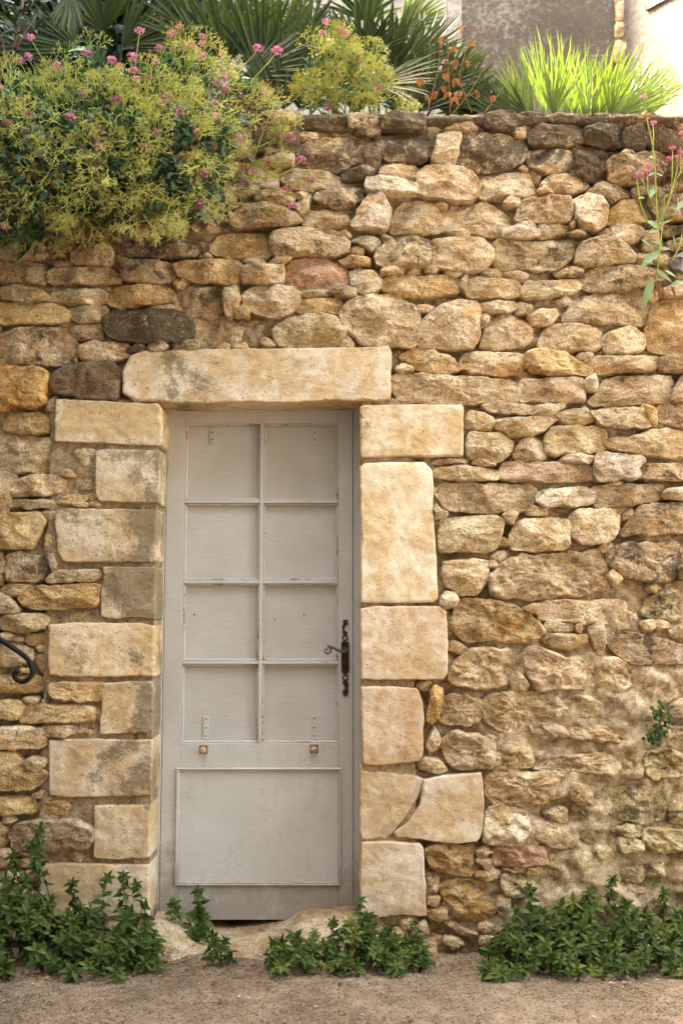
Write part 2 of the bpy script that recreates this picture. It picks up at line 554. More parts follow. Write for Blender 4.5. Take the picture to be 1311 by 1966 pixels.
M = {
    'stone': mat_stone(), 'ashlar': mat_ashlar(), 'mortar': mat_mortar(),
    'paint': mat_paint(), 'paint_low': mat_paint_low(), 'ply': mat_plywood(), 'bead': mat_beading(),
    'iron': mat_simple('wrought_iron', (0.007, 0.005, 0.0055), (0.016, 0.012, 0.012), 60, 0.55, 0.25, 0.003, 0.15),
    'rust_iron': mat_simple('rusted_iron', (0.018, 0.011, 0.008), (0.060, 0.034, 0.023), 90, 0.62, 0.5, 0.003, 0.2),
    'worn_steel': mat_simple('worn_steel', (0.085, 0.070, 0.060), (0.15, 0.125, 0.105), 80, 0.42, 0.2, 0.002, 0.5, 0.6),
    'rust': mat_simple('rust', (0.16, 0.07, 0.025), (0.34, 0.20, 0.09), 110, 0.85, 0.4, 0.003, 0.2),
    'knob': mat_simple('chipped_cream_knob', (0.22, 0.10, 0.035), (0.55, 0.47, 0.35), 90, 0.55, 0.2, 0.002, 0.4),
    'dark': mat_simple('dark_hole', (0.008, 0.006, 0.005), (0.014, 0.01, 0.008), 20, 0.95, 0.1),
    'street': mat_street(),
    'soil': mat_simple('garden_soil', (0.05, 0.035, 0.022), (0.10, 0.07, 0.045), 20, 0.95, 0.6, 0.03, 0.1),
    'weed': mat_leaf('weed_leaf', (0.018, 0.036, 0.008), (0.088, 0.128, 0.028), 0.22, rough=0.6, spec=0.15),
    'weed_pale': mat_leaf('pale_weed_leaf', (0.050, 0.078, 0.014), (0.165, 0.190, 0.045), 0.25, rough=0.6, spec=0.15),
    'weed_stem': mat_simple('weed_stem', (0.07, 0.05, 0.025), (0.10, 0.085, 0.035), 40, 0.7, 0.1),
    'val_leaf': mat_leaf('blue_green_leaf', (0.020, 0.052, 0.026), (0.100, 0.170, 0.085), 0.2, (1.0, 1.25, 0.6), 0.5, 0.2),
    'val_spray': mat_leaf('yellow_green_stalk', (0.29, 0.34, 0.050), (0.64, 0.62, 0.20), 0.3, (1.1, 1.1, 0.5), 0.7, 0.15),
    'val_dry': mat_leaf('dried_stalk', (0.13, 0.062, 0.026), (0.28, 0.155, 0.070), 0.2, (1.1, 0.9, 0.6), 0.8, 0.1),
    'pink': mat_leaf('pink_petal', (0.40, 0.095, 0.20), (0.66, 0.31, 0.42), 0.3, (1.1, 0.9, 1.0), 0.7, 0.15),
    'pale_leaf': mat_leaf('pale_green_leaf', (0.12, 0.20, 0.085), (0.27, 0.36, 0.17), 0.3, (1.1, 1.2, 0.5), 0.5),
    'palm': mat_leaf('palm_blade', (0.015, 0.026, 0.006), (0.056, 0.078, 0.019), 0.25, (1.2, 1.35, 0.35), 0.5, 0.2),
    'palm_sunlit': mat_leaf('sunlit_palm_blade', (0.060, 0.098, 0.014), (0.135, 0.180, 0.034), 0.40, (1.25, 1.35, 0.3), 0.45, 0.4),  # sun glow on the lit palms put into a lighter blade colour
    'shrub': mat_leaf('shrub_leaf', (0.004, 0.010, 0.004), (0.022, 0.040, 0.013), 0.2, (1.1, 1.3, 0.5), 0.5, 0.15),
    'dry_leaf': mat_leaf('withered_leaf', (0.15, 0.062, 0.024), (0.31, 0.155, 0.068), 0.3, (1.2, 0.9, 0.6), 0.7, 0.15),
    'bark': mat_simple('bark', (0.055, 0.03, 0.018), (0.13, 0.075, 0.045), 30, 0.9, 0.5, 0.01, 0.1),
    'grass_dry': mat_simple('dry_grass', (0.20, 0.14, 0.08), (0.34, 0.26, 0.16), 30, 0.9, 0.1),
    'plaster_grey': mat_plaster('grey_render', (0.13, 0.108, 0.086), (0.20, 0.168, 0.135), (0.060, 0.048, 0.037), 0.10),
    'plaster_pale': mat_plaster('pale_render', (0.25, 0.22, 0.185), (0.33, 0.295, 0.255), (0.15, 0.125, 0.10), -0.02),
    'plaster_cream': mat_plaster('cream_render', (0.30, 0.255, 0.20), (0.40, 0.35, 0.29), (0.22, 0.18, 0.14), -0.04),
    'roof': mat_simple('clay_roof', (0.30, 0.13, 0.07), (0.45, 0.23, 0.13), 12, 0.9, 0.3),
    'shutter': mat_simple('shutter_paint', (0.12, 0.17, 0.19), (0.16, 0.21, 0.23), 12, 0.7, 0.1),
    'grit': mat_leaf('grit', (0.07, 0.05, 0.038), (0.46, 0.35, 0.25), 0.0, (1, 1, 1), 0.9, 0.1),
    'flint': mat_simple('flint', (0.018, 0.016, 0.018), (0.30, 0.28, 0.27), 26, 0.3, 0.1, 0.003, 0.5),
}

# ================================================================== the setting
def street():
    xs = np.unique(np.concatenate([[-60, -30, -14, -8, -5, -3.5, -2.6, -2.1], np.arange(-1.7, 1.71, 0.025), [2.1, 2.6, 3.5, 5, 8, 14, 30, 60]]))
    ys = np.unique(np.concatenate([[-60, -30, -14, -8, -5, -4, -3, -2.2, -1.7], np.arange(-1.4, 0.05, 0.025), [0.12, 0.3, 1.0, 5, 14, 30, 60]]))
    X, Y = np.meshgrid(xs, ys)
    p = np.stack([X.ravel(), Y.ravel(), np.zeros(X.size)], 1)
    near = np.exp(-((p[:, 0] / 3.0) ** 2)) * np.exp(-((p[:, 1]) / 2.5) ** 2)
    p[:, 2] = near * (0.014 * fbm(p * 2.3, 3, 5) + 0.007 * fbm(p * 11, 3, 9)) - 0.004
    # earth and grit banked against the foot of the wall
    p[:, 2] += 0.030 * np.exp(-((p[:, 1] - 0.02) / 0.075) ** 2) * (0.6 + 0.6 * fbm(p * 7, 3, 21)) * (p[:, 1] < 0.3)
    nx, ny = len(xs), len(ys)
    f = [(j * nx + i, j * nx + i + 1, (j + 1) * nx + i + 1, (j + 1) * nx + i) for j in range(ny - 1) for i in range(nx - 1)]
    tag(mesh_obj('street', p, f, M['street']), kind='structure')


street()

# ------------------------------------------------------------------ traced outlines of the wall's stones
# t tan, c pale, w almost white, o ochre, g grey-brown, d dark lichen, r red, p pinkish, m mossy; upper case = rough face
TILES = {
 'A': (400, 200, 0.3509, """
g 292 40 400 32 495 45 503 118 420 112 295 98
g 165 60 285 45 288 105 170 110
d 510 55 600 45 740 52 770 90 755 135 640 138 520 128 505 90
g 770 70 800 52 925 62 940 100 930 155 850 160 775 145
d 965 70 1000 50 1165 58 1180 100 1170 148 1050 145 955 138
g 1192 70 1230 50 1400 50 1495 62 1508 95 1500 130 1380 148 1200 135
g 80 130 200 110 240 140 247 270 170 285 80 250
d 255 130 300 110 440 115 490 150 485 230 460 275 300 275 250 240
c 500 140 580 145 600 180 500 190
d 485 230 560 185 760 178 850 215 835 290 760 330 710 365 560 335 480 300
b 855 225 900 203 935 215 938 330 915 348 855 325
d 910 170 1050 158 1190 160 1245 190 1225 270 1150 320 1020 305 940 270 930 200
c 1262 160 1320 145 1382 152 1375 230 1345 330 1300 342 1235 310 1225 290
g 725 345 840 300 848 325 740 362
d 735 370 860 330 905 350 890 390 800 415 740 410
p 945 335 1000 315 1110 318 1148 350 1130 400 1050 415 940 390
c 345 285 390 268 462 280 458 328 400 330 345 320
p 180 330 300 300 380 375 370 430 300 450 180 390
c 400 350 500 338 640 352 720 385 740 430 700 455 560 460 470 450 400 400
w 870 410 920 398 1060 420 1135 440 1130 490 1000 495 900 478 862 455
p 1150 370 1205 335 1300 340 1380 350 1450 375 1480 430 1478 475 1430 515 1330 522 1270 500 1180 500 1135 470
g 590 475 700 460 830 450 842 500 790 545 700 560 640 530 580 510
w 800 620 840 540 880 490 920 480 970 520 992 580 980 675 860 680 785 665
t 1000 640 1050 530 1150 515 1240 540 1278 620 1265 690 1100 705 995 690
T 115 640 150 585 260 540 400 558 495 612 500 635 440 665 300 668 160 672
T 290 480 380 460 465 490 455 540 350 540 260 515
t 525 575 640 560 760 590 775 650 680 675 530 668 518 620
g -90 640 0 590 80 590 112 645 60 690 -80 690
p 85 565 180 535 190 555 100 580
c 480 540 550 510 550 560 500 590
o 5 760 60 705 160 700 280 700 335 740 340 810 300 832 180 838 60 822 8 790
g 350 700 450 680 520 672 680 690 765 740 760 800 690 825 500 815 380 825 345 790
c 790 740 850 715 930 735 935 770 890 795 830 755
t 925 800 1000 740 1150 728 1200 750 1215 810 1190 885 1060 895 930 880 915 830
c 180 845 260 825 310 850 260 878 200 868
c 335 850 400 815 455 825 400 870 340 878
o 715 845 790 822 885 840 880 880 800 885 740 870
o -190 870 -100 850 60 848 150 855 195 890 190 925 140 978 60 980 -80 965 -150 945 -170 910
c 190 900 220 885 400 880 412 900 408 972 300 980 190 970
r 430 870 470 830 560 828 690 850 760 890 775 960 720 990 600 1003 480 990 430 940
w 778 915 830 895 900 905 942 940 945 985 900 1020 840 1030 785 970
c 950 900 1040 885 1070 910 1060 930 950 938
g 1075 890 1130 880 1182 905 1160 930 1085 930
w 1185 890 1230 880 1258 905 1240 925 1190 920
o 950 960 1010 935 1200 935 1340 928 1360 945 1362 1000 1350 1025 1200 1048 1040 1045 960 1010
t 85 1010 150 1000 178 1050 160 1110 120 1150 85 1140
t 140 1130 190 1090 222 1120 215 1155 150 1158
p 185 1040 240 1000 330 985 460 995 500 1020 490 1080 440 1140 380 1160 240 1135 205 1090
o 490 1075 520 1055 700 1050 730 1080 725 1130 600 1138 490 1130
t 510 1010 650 1005 655 1040 510 1045
g 660 1020 750 985 805 1010 800 1050 740 1055 690 1040
t 720 1140 780 1070 900 1035 1010 1045 1110 1090 1155 1170 1140 1290 1110 1325 850 1318 780 1250 730 1190
c 1130 1100 1180 1088 1235 1100 1210 1140 1140 1130
c 1150 1230 1180 1160 1290 1085 1370 1068 1470 1080 1490 1130 1485 1260 1440 1333 1290 1335 1160 1320 1145 1280
t -75 1210 0 1180 120 1165 300 1165 338 1195 325 1240 255 1310 215 1330 100 1300 -70 1295
t 355 1220 440 1165 580 1140 680 1150 740 1190 752 1240 720 1310 560 1328 440 1330 375 1300
t 725 1300 760 1250 800 1310 790 1328 720 1325
t 40 1320 80 1292 115 1310 110 1345 45 1345
t 130 1310 200 1300 220 1340 140 1345
g -430 620 -330 600 -240 640 -260 720 -400 720
g -420 480 -300 470 -250 560 -330 590 -430 580
t -220 480 -100 470 -60 560 -140 600 -230 580
"""),
 'B': (851, 200, 0.3509, """
k 235 50 380 35 392 80 385 135 300 140 225 130
d 405 60 420 40 570 50 572 95 480 108 405 95
d 585 65 620 52 760 50 765 90 660 108 590 95
d 770 55 900 45 1040 45 1050 75 900 90 780 85
d 1055 55 1150 45 1162 80 1060 90
d 1200 55 1311 50 1390 52 1390 95 1210 95
d 50 220 90 170 170 145 300 155 430 185 460 230 440 300 350 350 200 360 100 330 40 300
d 475 130 520 108 700 110 765 140 760 200 680 225 520 230 470 200
k 770 130 850 100 960 105 985 150 980 220 860 225 770 195
k 985 130 1080 120 1120 190 1090 255 990 240
d 465 250 520 235 690 245 705 290 700 345 600 375 540 370 470 320
D 725 250 790 220 900 245 910 340 890 410 800 405 720 370
G 910 310 1000 265 1180 270 1220 330 1180 400 1050 440 910 425
d 1130 100 1230 110 1311 120 1400 130 1400 230 1200 240 1130 200
d 1220 270 1400 260 1400 380 1250 400 1215 330
c 490 350 520 338 540 380 520 425 495 400
c 405 340 450 325 470 350 440 365
c 200 420 230 380 290 380 370 362 480 360 500 430 490 490 380 502 210 502
g 545 420 600 380 740 378 790 420 770 465 680 480 560 465
c 515 470 550 455 600 490 560 505 512 500
g 795 465 860 420 940 435 1020 475 1010 500 960 505 930 528 870 495 800 490
c -5 620 20 580 130 555 230 518 280 535 395 625 385 660 300 708 180 698 60 685 0 678
T 395 610 440 510 560 505 690 510 700 560 695 635 560 640 420 630
w 715 520 780 490 870 500 900 560 895 630 850 680 760 660 725 600
o 905 600 980 510 1080 505 1130 560 1120 640 1020 640 910 640
c 330 530 370 502 415 515 410 545 350 560
w 405 640 450 632 510 655 500 680 420 665
w 335 680 400 668 520 685 520 715 440 733 335 730
g 525 660 560 645 690 655 695 690 600 715 530 725
t 700 690 740 680 780 700 760 715 700 710
c 920 660 970 640 1090 665 1100 700 1060 740 980 745 930 705
c 30 690 100 673 150 690 140 715 80 725
g 690 640 725 600 730 650 705 680
g 1030 460 1100 440 1180 450 1200 490 1050 500
g 1130 480 1250 500 1400 480 1400 640 1200 620 1130 560
t -67 800 -55 750 0 738 100 728 210 735 265 780 270 840 220 905 120 915 0 905 -65 880
g 275 760 310 728 420 740 560 740 700 735 715 800 690 850 620 900 480 895 330 900 275 860
g 735 790 790 735 900 722 1000 755 1055 820 1045 860 900 865 770 885 730 850
g 615 910 700 882 770 900 750 925 650 945 620 930
c 10 915 60 902 110 925 60 945 15 935
t 220 900 280 893 325 905 315 940 260 945 220 925
c 330 915 400 900 465 925 450 960 370 950 330 940
g 760 940 830 885 960 870 1150 880 1205 950 1190 985 1000 1010 850 1018 765 995
t 85 960 120 925 132 950 115 1025 95 1005
t 130 950 200 935 400 955 425 990 420 1040 300 1050 150 1048 125 1010
c 455 955 600 955 740 948 752 990 700 1025 560 1042 440 1045 440 1005
c 620 1055 680 1035 715 1055 700 1080 640 1085
g 670 1150 730 1060 850 1018 980 1030 1120 1080 1130 1130 1110 1205 940 1190 760 1185 660 1170
o 1115 1230 1150 1110 1220 1060 1400 1050 1400 1350 1300 1365 1150 1345 1105 1280
c 210 1090 300 1070 405 1080 400 1115 300 1130 215 1125
c 410 1090 430 1072 490 1095 480 1140 400 1140
c 470 1150 540 1105 620 1110 635 1150 600 1190 500 1198
t 215 1270 260 1180 340 1135 420 1150 495 1220 490 1280 420 1320 300 1330 205 1325
t 530 1300 570 1210 640 1188 780 1192 870 1240 875 1310 840 1338 700 1345 560 1335
c 890 1260 940 1235 1040 1210 1105 1250 1108 1330 1050 1355 910 1358 885 1310
t 215 1130 265 1140 250 1180 210 1220
g 1200 1000 1311 960 1400 960 1400 1040 1230 1050
g 1240 740 1311 730 1400 730 1400 790 1260 800
t 1105 700 1180 690 1190 780 1110 790
d 1215 650 1400 650 1400 710 1220 710
"""),
 'C': (0, 440, 0.3509, """
t 390 140 470 90 560 80 610 100 605 190 500 200 400 180
g 610 150 660 110 685 135 660 200 620 220
d 690 80 800 50 1000 40 1110 60 1130 110 1000 150 800 145 700 120
c 1070 150 1135 115 1158 150
g 0 170 100 165 230 180 262 215 220 290 100 285 -40 280 -40 175
t 260 230 300 205 450 200 590 200 655 255 640 290 450 295 270 290
g 665 190 690 165 790 155 920 175 955 235 930 280 800 290 680 280 662 240
g 10 330 70 295 160 310 270 350 260 390 150 400 30 380
c 280 350 340 322 540 320 572 345 568 395 430 405 290 385
n 580 360 630 315 740 300 880 305 945 345 935 390 780 410 660 430 600 400
g 945 345 990 325 1200 305 1222 345 1215 425 1160 475 1050 465 945 430
o 0 400 100 395 300 400 365 450 355 505 200 515 0 515 -40 460
t 372 440 430 415 560 410 578 445 550 495 430 510 380 475
k 565 490 620 450 800 440 960 440 1050 490 1062 550 1000 610 800 615 610 600 580 540
g 800 430 900 405 940 410 930 440 810 440
g 0 560 150 535 350 535 400 600 412 640 400 740 200 742 50 735 -40 720 -40 580
g 365 560 420 520 520 512 552 520 545 605 430 605 370 580
c 415 620 520 602 690 620 705 680 600 712 430 705
d 690 640 760 612 810 640 800 668 710 670
d 815 630 870 608 922 635 880 670 820 665
g 945 640 980 598 1080 605 1080 655 1000 672 950 662
y 0 740 130 752 230 760 265 810 240 950 170 975 60 965 0 1000 -60 990 -60 745
b 258 880 300 775 430 730 600 720 660 770 650 870 640 925 480 930 350 900
t 235 980 260 910 300 905 300 1000
o 0 1050 70 1000 200 995 270 1040 265 1100 150 1120 10 1100
t -60 1125 0 1118 130 1125 260 1140 350 1230 375 1290 300 1320 120 1335 0 1325 -60 1310
c 385 1230 410 1205 510 1200 525 1230 500 1310 440 1330 400 1290
t 330 1330 370 1310 415 1340 400 1355 340 1355
g 20 70 150 50 260 90 250 150 100 160 0 150
g 280 170 370 150 400 185 300 195
"""),
 'D': (0, 900, 0.2517, """
t -60 50 20 25 110 60 60 250 50 320 0 340 -60 330
t 70 170 130 90 250 45 360 45 480 90 485 130 430 195 250 205 75 212
g 470 160 500 95 620 85 720 95 722 150 600 160
o 410 230 480 200 720 180 720 230 560 270 430 280
c 65 250 90 232 350 230 400 260 410 295 250 298 80 295
c 460 30 520 5 575 40 540 60 480 60
o -60 350 0 345 280 330 340 400 300 480 240 600 100 605 0 600 -60 590
o 330 600 345 420 370 410 400 580 370 625 335 632
t 545 270 600 250 665 265 660 290 560 285
t 670 270 720 240 765 270 740 290
g 35 780 45 660 150 640 300 670 370 730 370 790 320 860 60 860
g 350 680 400 640 435 740 400 790 365 720
p 460 735 520 718 590 735 570 755 480 755
t 360 850 430 775 720 765 765 820 700 860 560 865 400 875
t 0 920 60 880 240 880 250 900 160 960 90 970 20 940
n 150 990 210 930 300 895 500 890 560 880 750 880 752 940 720 1060 560 1060 280 1075 180 1040
g -60 960 0 950 80 1000 140 1060 130 1090 0 1105 -60 1100
t 335 1110 400 1095 640 1090 715 1110 715 1155 400 1162 345 1150
c 720 1080 750 995 765 1030 745 1145 710 1150
t 5 1200 20 1130 150 1100 320 1110 360 1170 340 1230 150 1242 30 1225
o 170 1310 190 1265 340 1260 358 1300 350 1345 210 1345
c 258 1380 270 1355 358 1350 355 1385 300 1392
g -60 1400 0 1330 100 1340 240 1390 215 1480 150 1510 0 1510 -60 1500
p 240 1440 280 1410 358 1405 355 1570 300 1555 270 1520
c 80 1540 150 1522 230 1530 230 1560 100 1570
o -60 1590 50 1575 250 1580 370 1620 370 1670 280 1710 100 1722 -60 1720
o 385 1660 420 1628 760 1630 785 1650 770 1740 745 1775 560 1772 430 1755 385 1720
g -60 660 0 650 25 700 20 870 -60 880
g -60 1260 60 1255 150 1290 130 1320 0 1310 -60 1300
"""),
 'E': (0, 1320, 0.2517, """
t 180 80 240 65 285 95 260 130 190 120
g 290 110 350 40 420 100 380 130 300 125
o -60 110 60 105 170 120 175 170 140 235 0 235 -60 230
o 150 240 180 170 190 140 300 130 600 130 715 150 715 265 450 275 180 275
t 720 150 750 125 765 160 760 270 730 280
t 320 340 330 295 500 290 640 310 620 340 460 385 350 370
t 620 350 680 325 740 345 660 375
c -60 320 0 310 200 305 310 320 340 460 200 470 0 475 -60 470
o -60 520 0 490 100 490 200 590 350 650 350 690 270 770 130 790 0 780 -60 770
g 200 560 260 530 350 545 340 590 290 625 220 595
t 230 830 290 785 330 800 300 850 240 850
o -60 850 0 840 240 850 255 950 200 975 0 985 -60 980
o 255 920 300 870 440 870 690 880 705 920 650 965 530 985 270 960
t 10 1000 60 990 110 1030 60 1060 20 1050
g 60 1110 130 1050 300 1020 550 1000 640 1040 700 1080 700 1160 640 1240 520 1240 400 1290 150 1290 90 1220
g -60 1050 0 1040 50 1100 45 1200 0 1240 -60 1230
g -60 1260 50 1240 100 1300 80 1360 0 1370 -60 1360
g 180 1420 270 1400 285 1480 220 1500
g -60 1400 150 1400 200 1560 120 1700 -60 1700
"""),
 'F': (680, 660, 0.2441, """
o 355 90 450 35 630 35 660 80 760 90 825 170 810 200 700 215 540 225 470 170
t 840 160 880 60 1010 48 1290 60 1325 90 1325 200 1290 228 960 235 850 200
t 310 250 360 228 700 240 850 245 1010 250 1200 285 1290 310 1300 380 1290 445 1100 465 600 465 360 445 315 350
c 320 180 370 145 450 170 455 215 350 225
t 870 600 910 525 1000 530 1100 580 1085 660 1040 685 880 665
c 890 750 920 690 1060 700 1160 690 1240 760 1230 850 1140 920 960 910 890 870
t 1095 640 1140 590 1230 575 1440 562 1570 560 1590 590 1530 640 1470 690 1400 710 1230 730 1180 690
c 1025 480 1080 462 1230 470 1385 475 1400 505 1385 540 1200 545 1080 530
c 625 935 680 895 850 890 905 905 880 935 700 940
c 940 930 980 905 1120 925 1090 960 1010 968
t 630 1020 680 970 860 950 1050 985 1155 1010 1160 1040 1100 1070 850 1070 660 1050
t 640 1150 720 1090 860 1080 1050 1100 1180 1095 1375 1105 1435 1150 1420 1230 1320 1318 1100 1325 900 1320 740 1300 680 1230
c 630 1290 650 1265 735 1340 700 1370 640 1385
p 1165 1000 1190 935 1290 922 1640 918 1850 940 1880 990 1875 1070 1700 1085 1300 1075 1170 1060
"""),
 'G': (980, 660, 0.2525, """
c 40 800 100 715 200 705 280 770 285 820 250 880 60 885 32 840
t 265 700 340 620 500 615 640 615 720 650 738 770 690 830 600 835 540 830 300 850
c 385 880 440 850 560 835 630 855 600 905 500 900
w 650 860 720 825 850 850 990 860 995 910 960 960 960 1030 850 1030 680 1045 650 1000
c 345 530 460 495 540 490 560 460 620 530 625 590 540 608 420 600
c 170 480 240 455 410 450 400 490 280 535 170 530
o 110 90 160 40 280 30 420 50 490 100 590 170 590 230 380 235 180 220 120 170
p 80 270 200 258 530 255 550 300 560 400 550 435 300 435 90 435 75 350
w 565 270 640 240 660 290 650 345 570 340
t 590 150 640 85 800 75 1100 85 1145 110 1140 170 1050 205 700 220 600 215
g 590 440 700 330 740 260 900 240 1200 235 1245 290 1245 390 1180 440 900 465 700 470
g 1150 100 1200 85 1311 85 1400 90 1400 205 1200 208 1145 180
g 1260 320 1311 240 1400 240 1400 440 1230 440
c 625 510 700 500 900 490 1000 495 1020 560 1060 635 900 625 850 635 680 610
o 1000 470 1050 462 1110 500 1110 610 1060 600 1010 520
g 1120 500 1150 455 1250 450 1400 460 1400 610 1300 625 1150 600
t 745 750 790 695 950 700 1080 645 1200 640 1311 670 1400 690 1400 855 1200 860 1000 835 760 800
g 990 970 1040 920 1150 905 1311 915 1400 920 1400 1035 1200 1035 1010 1035
w 205 1160 250 1115 400 1100 550 1090 620 1120 640 1170 600 1215 470 1245 380 1230 300 1245 215 1200
g 640 1090 700 1070 850 1060 1150 1070 1160 1160 1050 1205 800 1240 670 1240 640 1180
c 1165 1140 1210 1090 1311 1085 1400 1090 1400 1180 1180 1180
c 730 1060 800 1038 850 1050 830 1070 740 1082
"""),
 'H': (680, 960, 0.2441, """
c 665 330 690 150 850 130 1100 112 1180 160 1160 270 1110 380 1060 405 850 405 680 405
c 1170 110 1230 85 1295 105 1245 185 1185 160
p 690 560 720 480 900 465 1040 465 1060 600 1040 650 980 735 830 745 740 680
c 680 780 720 720 800 740 810 790 790 840 720 850 680 820
O 765 1000 780 900 830 785 930 768 1100 795 1229 815 1340 870 1440 950 1498 1030 1470 1075 1365 1120 1230 1122 900 1112 830 1080
T 755 1400 790 1290 860 1220 950 1165 1220 1175 1250 1280 1250 1380 1180 1470 1000 1485 780 1460
t 1225 1420 1290 1355 1335 1385 1375 1460 1330 1500 1240 1500
"""),
 'I': (980, 960, 0.2525, """
c 0 290 30 190 110 140 250 135 440 140 450 180 440 300 455 340 380 375 180 385 20 375
c 460 100 500 70 820 70 825 200 780 300 640 330 560 330 455 250
g 840 240 900 170 960 90 1000 30 1150 25 1400 30 1400 250 1150 255 960 265 870 275
c 850 100 880 60 930 52 962 90 920 140 860 150
c 135 80 180 40 280 60 275 110 200 120 140 105
T -165 590 -60 480 60 420 120 405 330 410 480 400 690 365 720 470 735 560 740 690 600 715 350 740 150 760 0 750 -130 720
g 740 440 800 350 900 325 1100 325 1270 320 1300 380 1290 490 1270 570 1200 615 1000 615 880 590 800 520
c 750 560 790 535 850 590 830 640 790 655 755 610
t 780 710 860 650 1030 650 1045 690 1000 755 880 760
c 225 800 260 765 500 760 850 760 885 810 880 890 800 935 600 945 300 920 235 910
c 265 960 290 915 380 925 480 940 485 985 430 1005 300 995
c 500 970 520 940 550 960 545 1010 500 1005
t 250 1060 300 1010 480 1015 590 1020 580 1080 480 1140 350 1125
c 595 980 650 950 720 960 735 1050 710 1170 680 1175 630 1100
c 900 830 940 805 975 840 975 990 950 1005 900 985
M 1010 880 1060 750 1150 690 1400 680 1400 900 1150 910
g 740 1030 800 1000 1000 1020 1180 1060 1311 1100 1400 1120 1400 1260 1150 1250 960 1260 830 1180 760 1100
G 960 1270 1000 1300 1150 1290 1270 1310 1290 1400 1200 1445 1050 1450 960 1390
m 1210 1000 1260 950 1400 930 1400 1060 1250 1050
m 1290 500 1400 480 1400 600 1300 610
P 110 1180 160 1130 260 1130 380 1190 500 1200 640 1230 650 1330 660 1420 400 1440 200 1460 130 1280
P 660 1250 720 1190 850 1220 920 1300 915 1400 850 1460 690 1450 660 1400
"""),
 'J': (680, 1320, 0.2544, """
y 575 40 600 5 665 20 665 80 650 150 640 200 600 270 550 250 570 150
T 640 100 700 70 850 60 960 110 965 250 850 290 720 300 640 260
T 970 110 1050 55 1258 20 1420 50 1480 160 1440 300 1250 340 1080 340 1000 240
T 660 420 760 330 900 360 1080 380 1130 450 1100 600 750 620 690 520
T 1000 700 1060 640 1258 640 1500 640 1615 680 1610 820 1450 880 1258 890 1080 885 1010 830
t 480 580 540 525 650 560 700 620 640 655 520 630
c 545 440 600 310 655 390 640 440 570 510
C 990 960 1060 900 1250 920 1310 1000 1320 1080 1258 1190 1000 1190 980 1100
N 530 1240 570 1200 700 1190 890 1210 895 1290 880 1430 750 1430 600 1380 560 1290
c 915 1240 980 1210 1060 1230 1065 1270 960 1290
t 905 1320 960 1300 1050 1310 1060 1395 980 1380
t 910 1400 1090 1390 1095 1440 1020 1490 930 1450
r 1065 1300 1075 1210 1250 1205 1420 1200 1452 1290 1445 1350 1200 1365 1075 1350
c 1125 1375 1258 1370 1300 1380 1290 1415 1150 1405
M 1120 1420 1258 1410 1400 1420 1400 1500 1258 1600 1150 1590
T 545 1450 600 1420 655 1470 640 1560 560 1600
O 660 1530 720 1470 900 1480 1000 1560 1050 1640 1080 1720 1000 1780 800 1780 740 1700 690 1620
T 1090 1620 1170 1590 1180 1680 1140 1740 1090 1700
t 670 1810 760 1800 960 1880 950 1910 820 1880
M 1050 1760 1258 1700 1258 1850 1060 1880
T 1200 1640 1400 1600 1480 1700 1400 1800 1230 1760
"""),
 'K': (980, 1320, 0.2525, """
T 460 330 600 300 760 300 980 310 1000 360 940 410 800 430 600 410 470 390
T 160 300 300 270 420 310 440 380 300 400 190 380
T -50 420 50 370 140 420 180 540 160 620 0 620 -70 560
T 100 150 260 60 420 90 540 60 690 110 700 200 560 240 350 230 160 220
T 700 160 860 60 960 10 1060 60 1125 180 1080 240 960 280 760 220
T 200 620 330 540 540 520 700 500 820 560 830 640 760 680 500 640 260 640
M 840 580 920 490 1010 500 1030 600 1000 690 880 690
M 1030 520 1150 470 1250 470 1311 520 1400 540 1400 650 1250 690 1060 690
g 465 790 500 750 600 750 650 880 670 960 600 965 490 940
m 660 820 720 780 900 770 1050 760 1150 840 1190 930 1170 1010 1000 1040 850 1020 720 950
m 440 1050 490 980 620 970 720 1010 770 1110 700 1190 600 1190 470 1120
t 185 1100 250 1030 380 1080 470 1130 465 1200 430 1240 300 1220 190 1160
t 250 960 330 920 430 930 425 1040 330 1020
m 430 1420 480 1230 550 1220 650 1290 690 1330 675 1475 480 1490
m 650 1230 740 1210 800 1290 780 1350 700 1350
M 1160 850 1311 820 1400 820 1400 950 1200 950
M 1200 980 1400 960 1400 1060 1250 1050
M 780 1090 900 1050 1010 1080 1000 1140 880 1140
M 820 1160 950 1150 1030 1200 980 1260 850 1250
M 840 1400 900 1370 1050 1380 1060 1460 950 1500 860 1480
M 1060 1360 1180 1340 1170 1450 1070 1470
g 1260 1330 1311 1290 1400 1280 1400 1450 1270 1450
M 1030 1090 1200 1080 1311 1100 1400 1110 1400 1250 1100 1260 1030 1180
g 1230 130 1311 90 1400 90 1400 230 1240 240
g 1190 310 1400 280 1400 400 1200 390
o 130 1370 240 1370 230 1430 130 1440
m 290 1290 400 1240 420 1400 300 1380
t 910 1540 1060 1530 1060 1584 920 1584
"""),
}
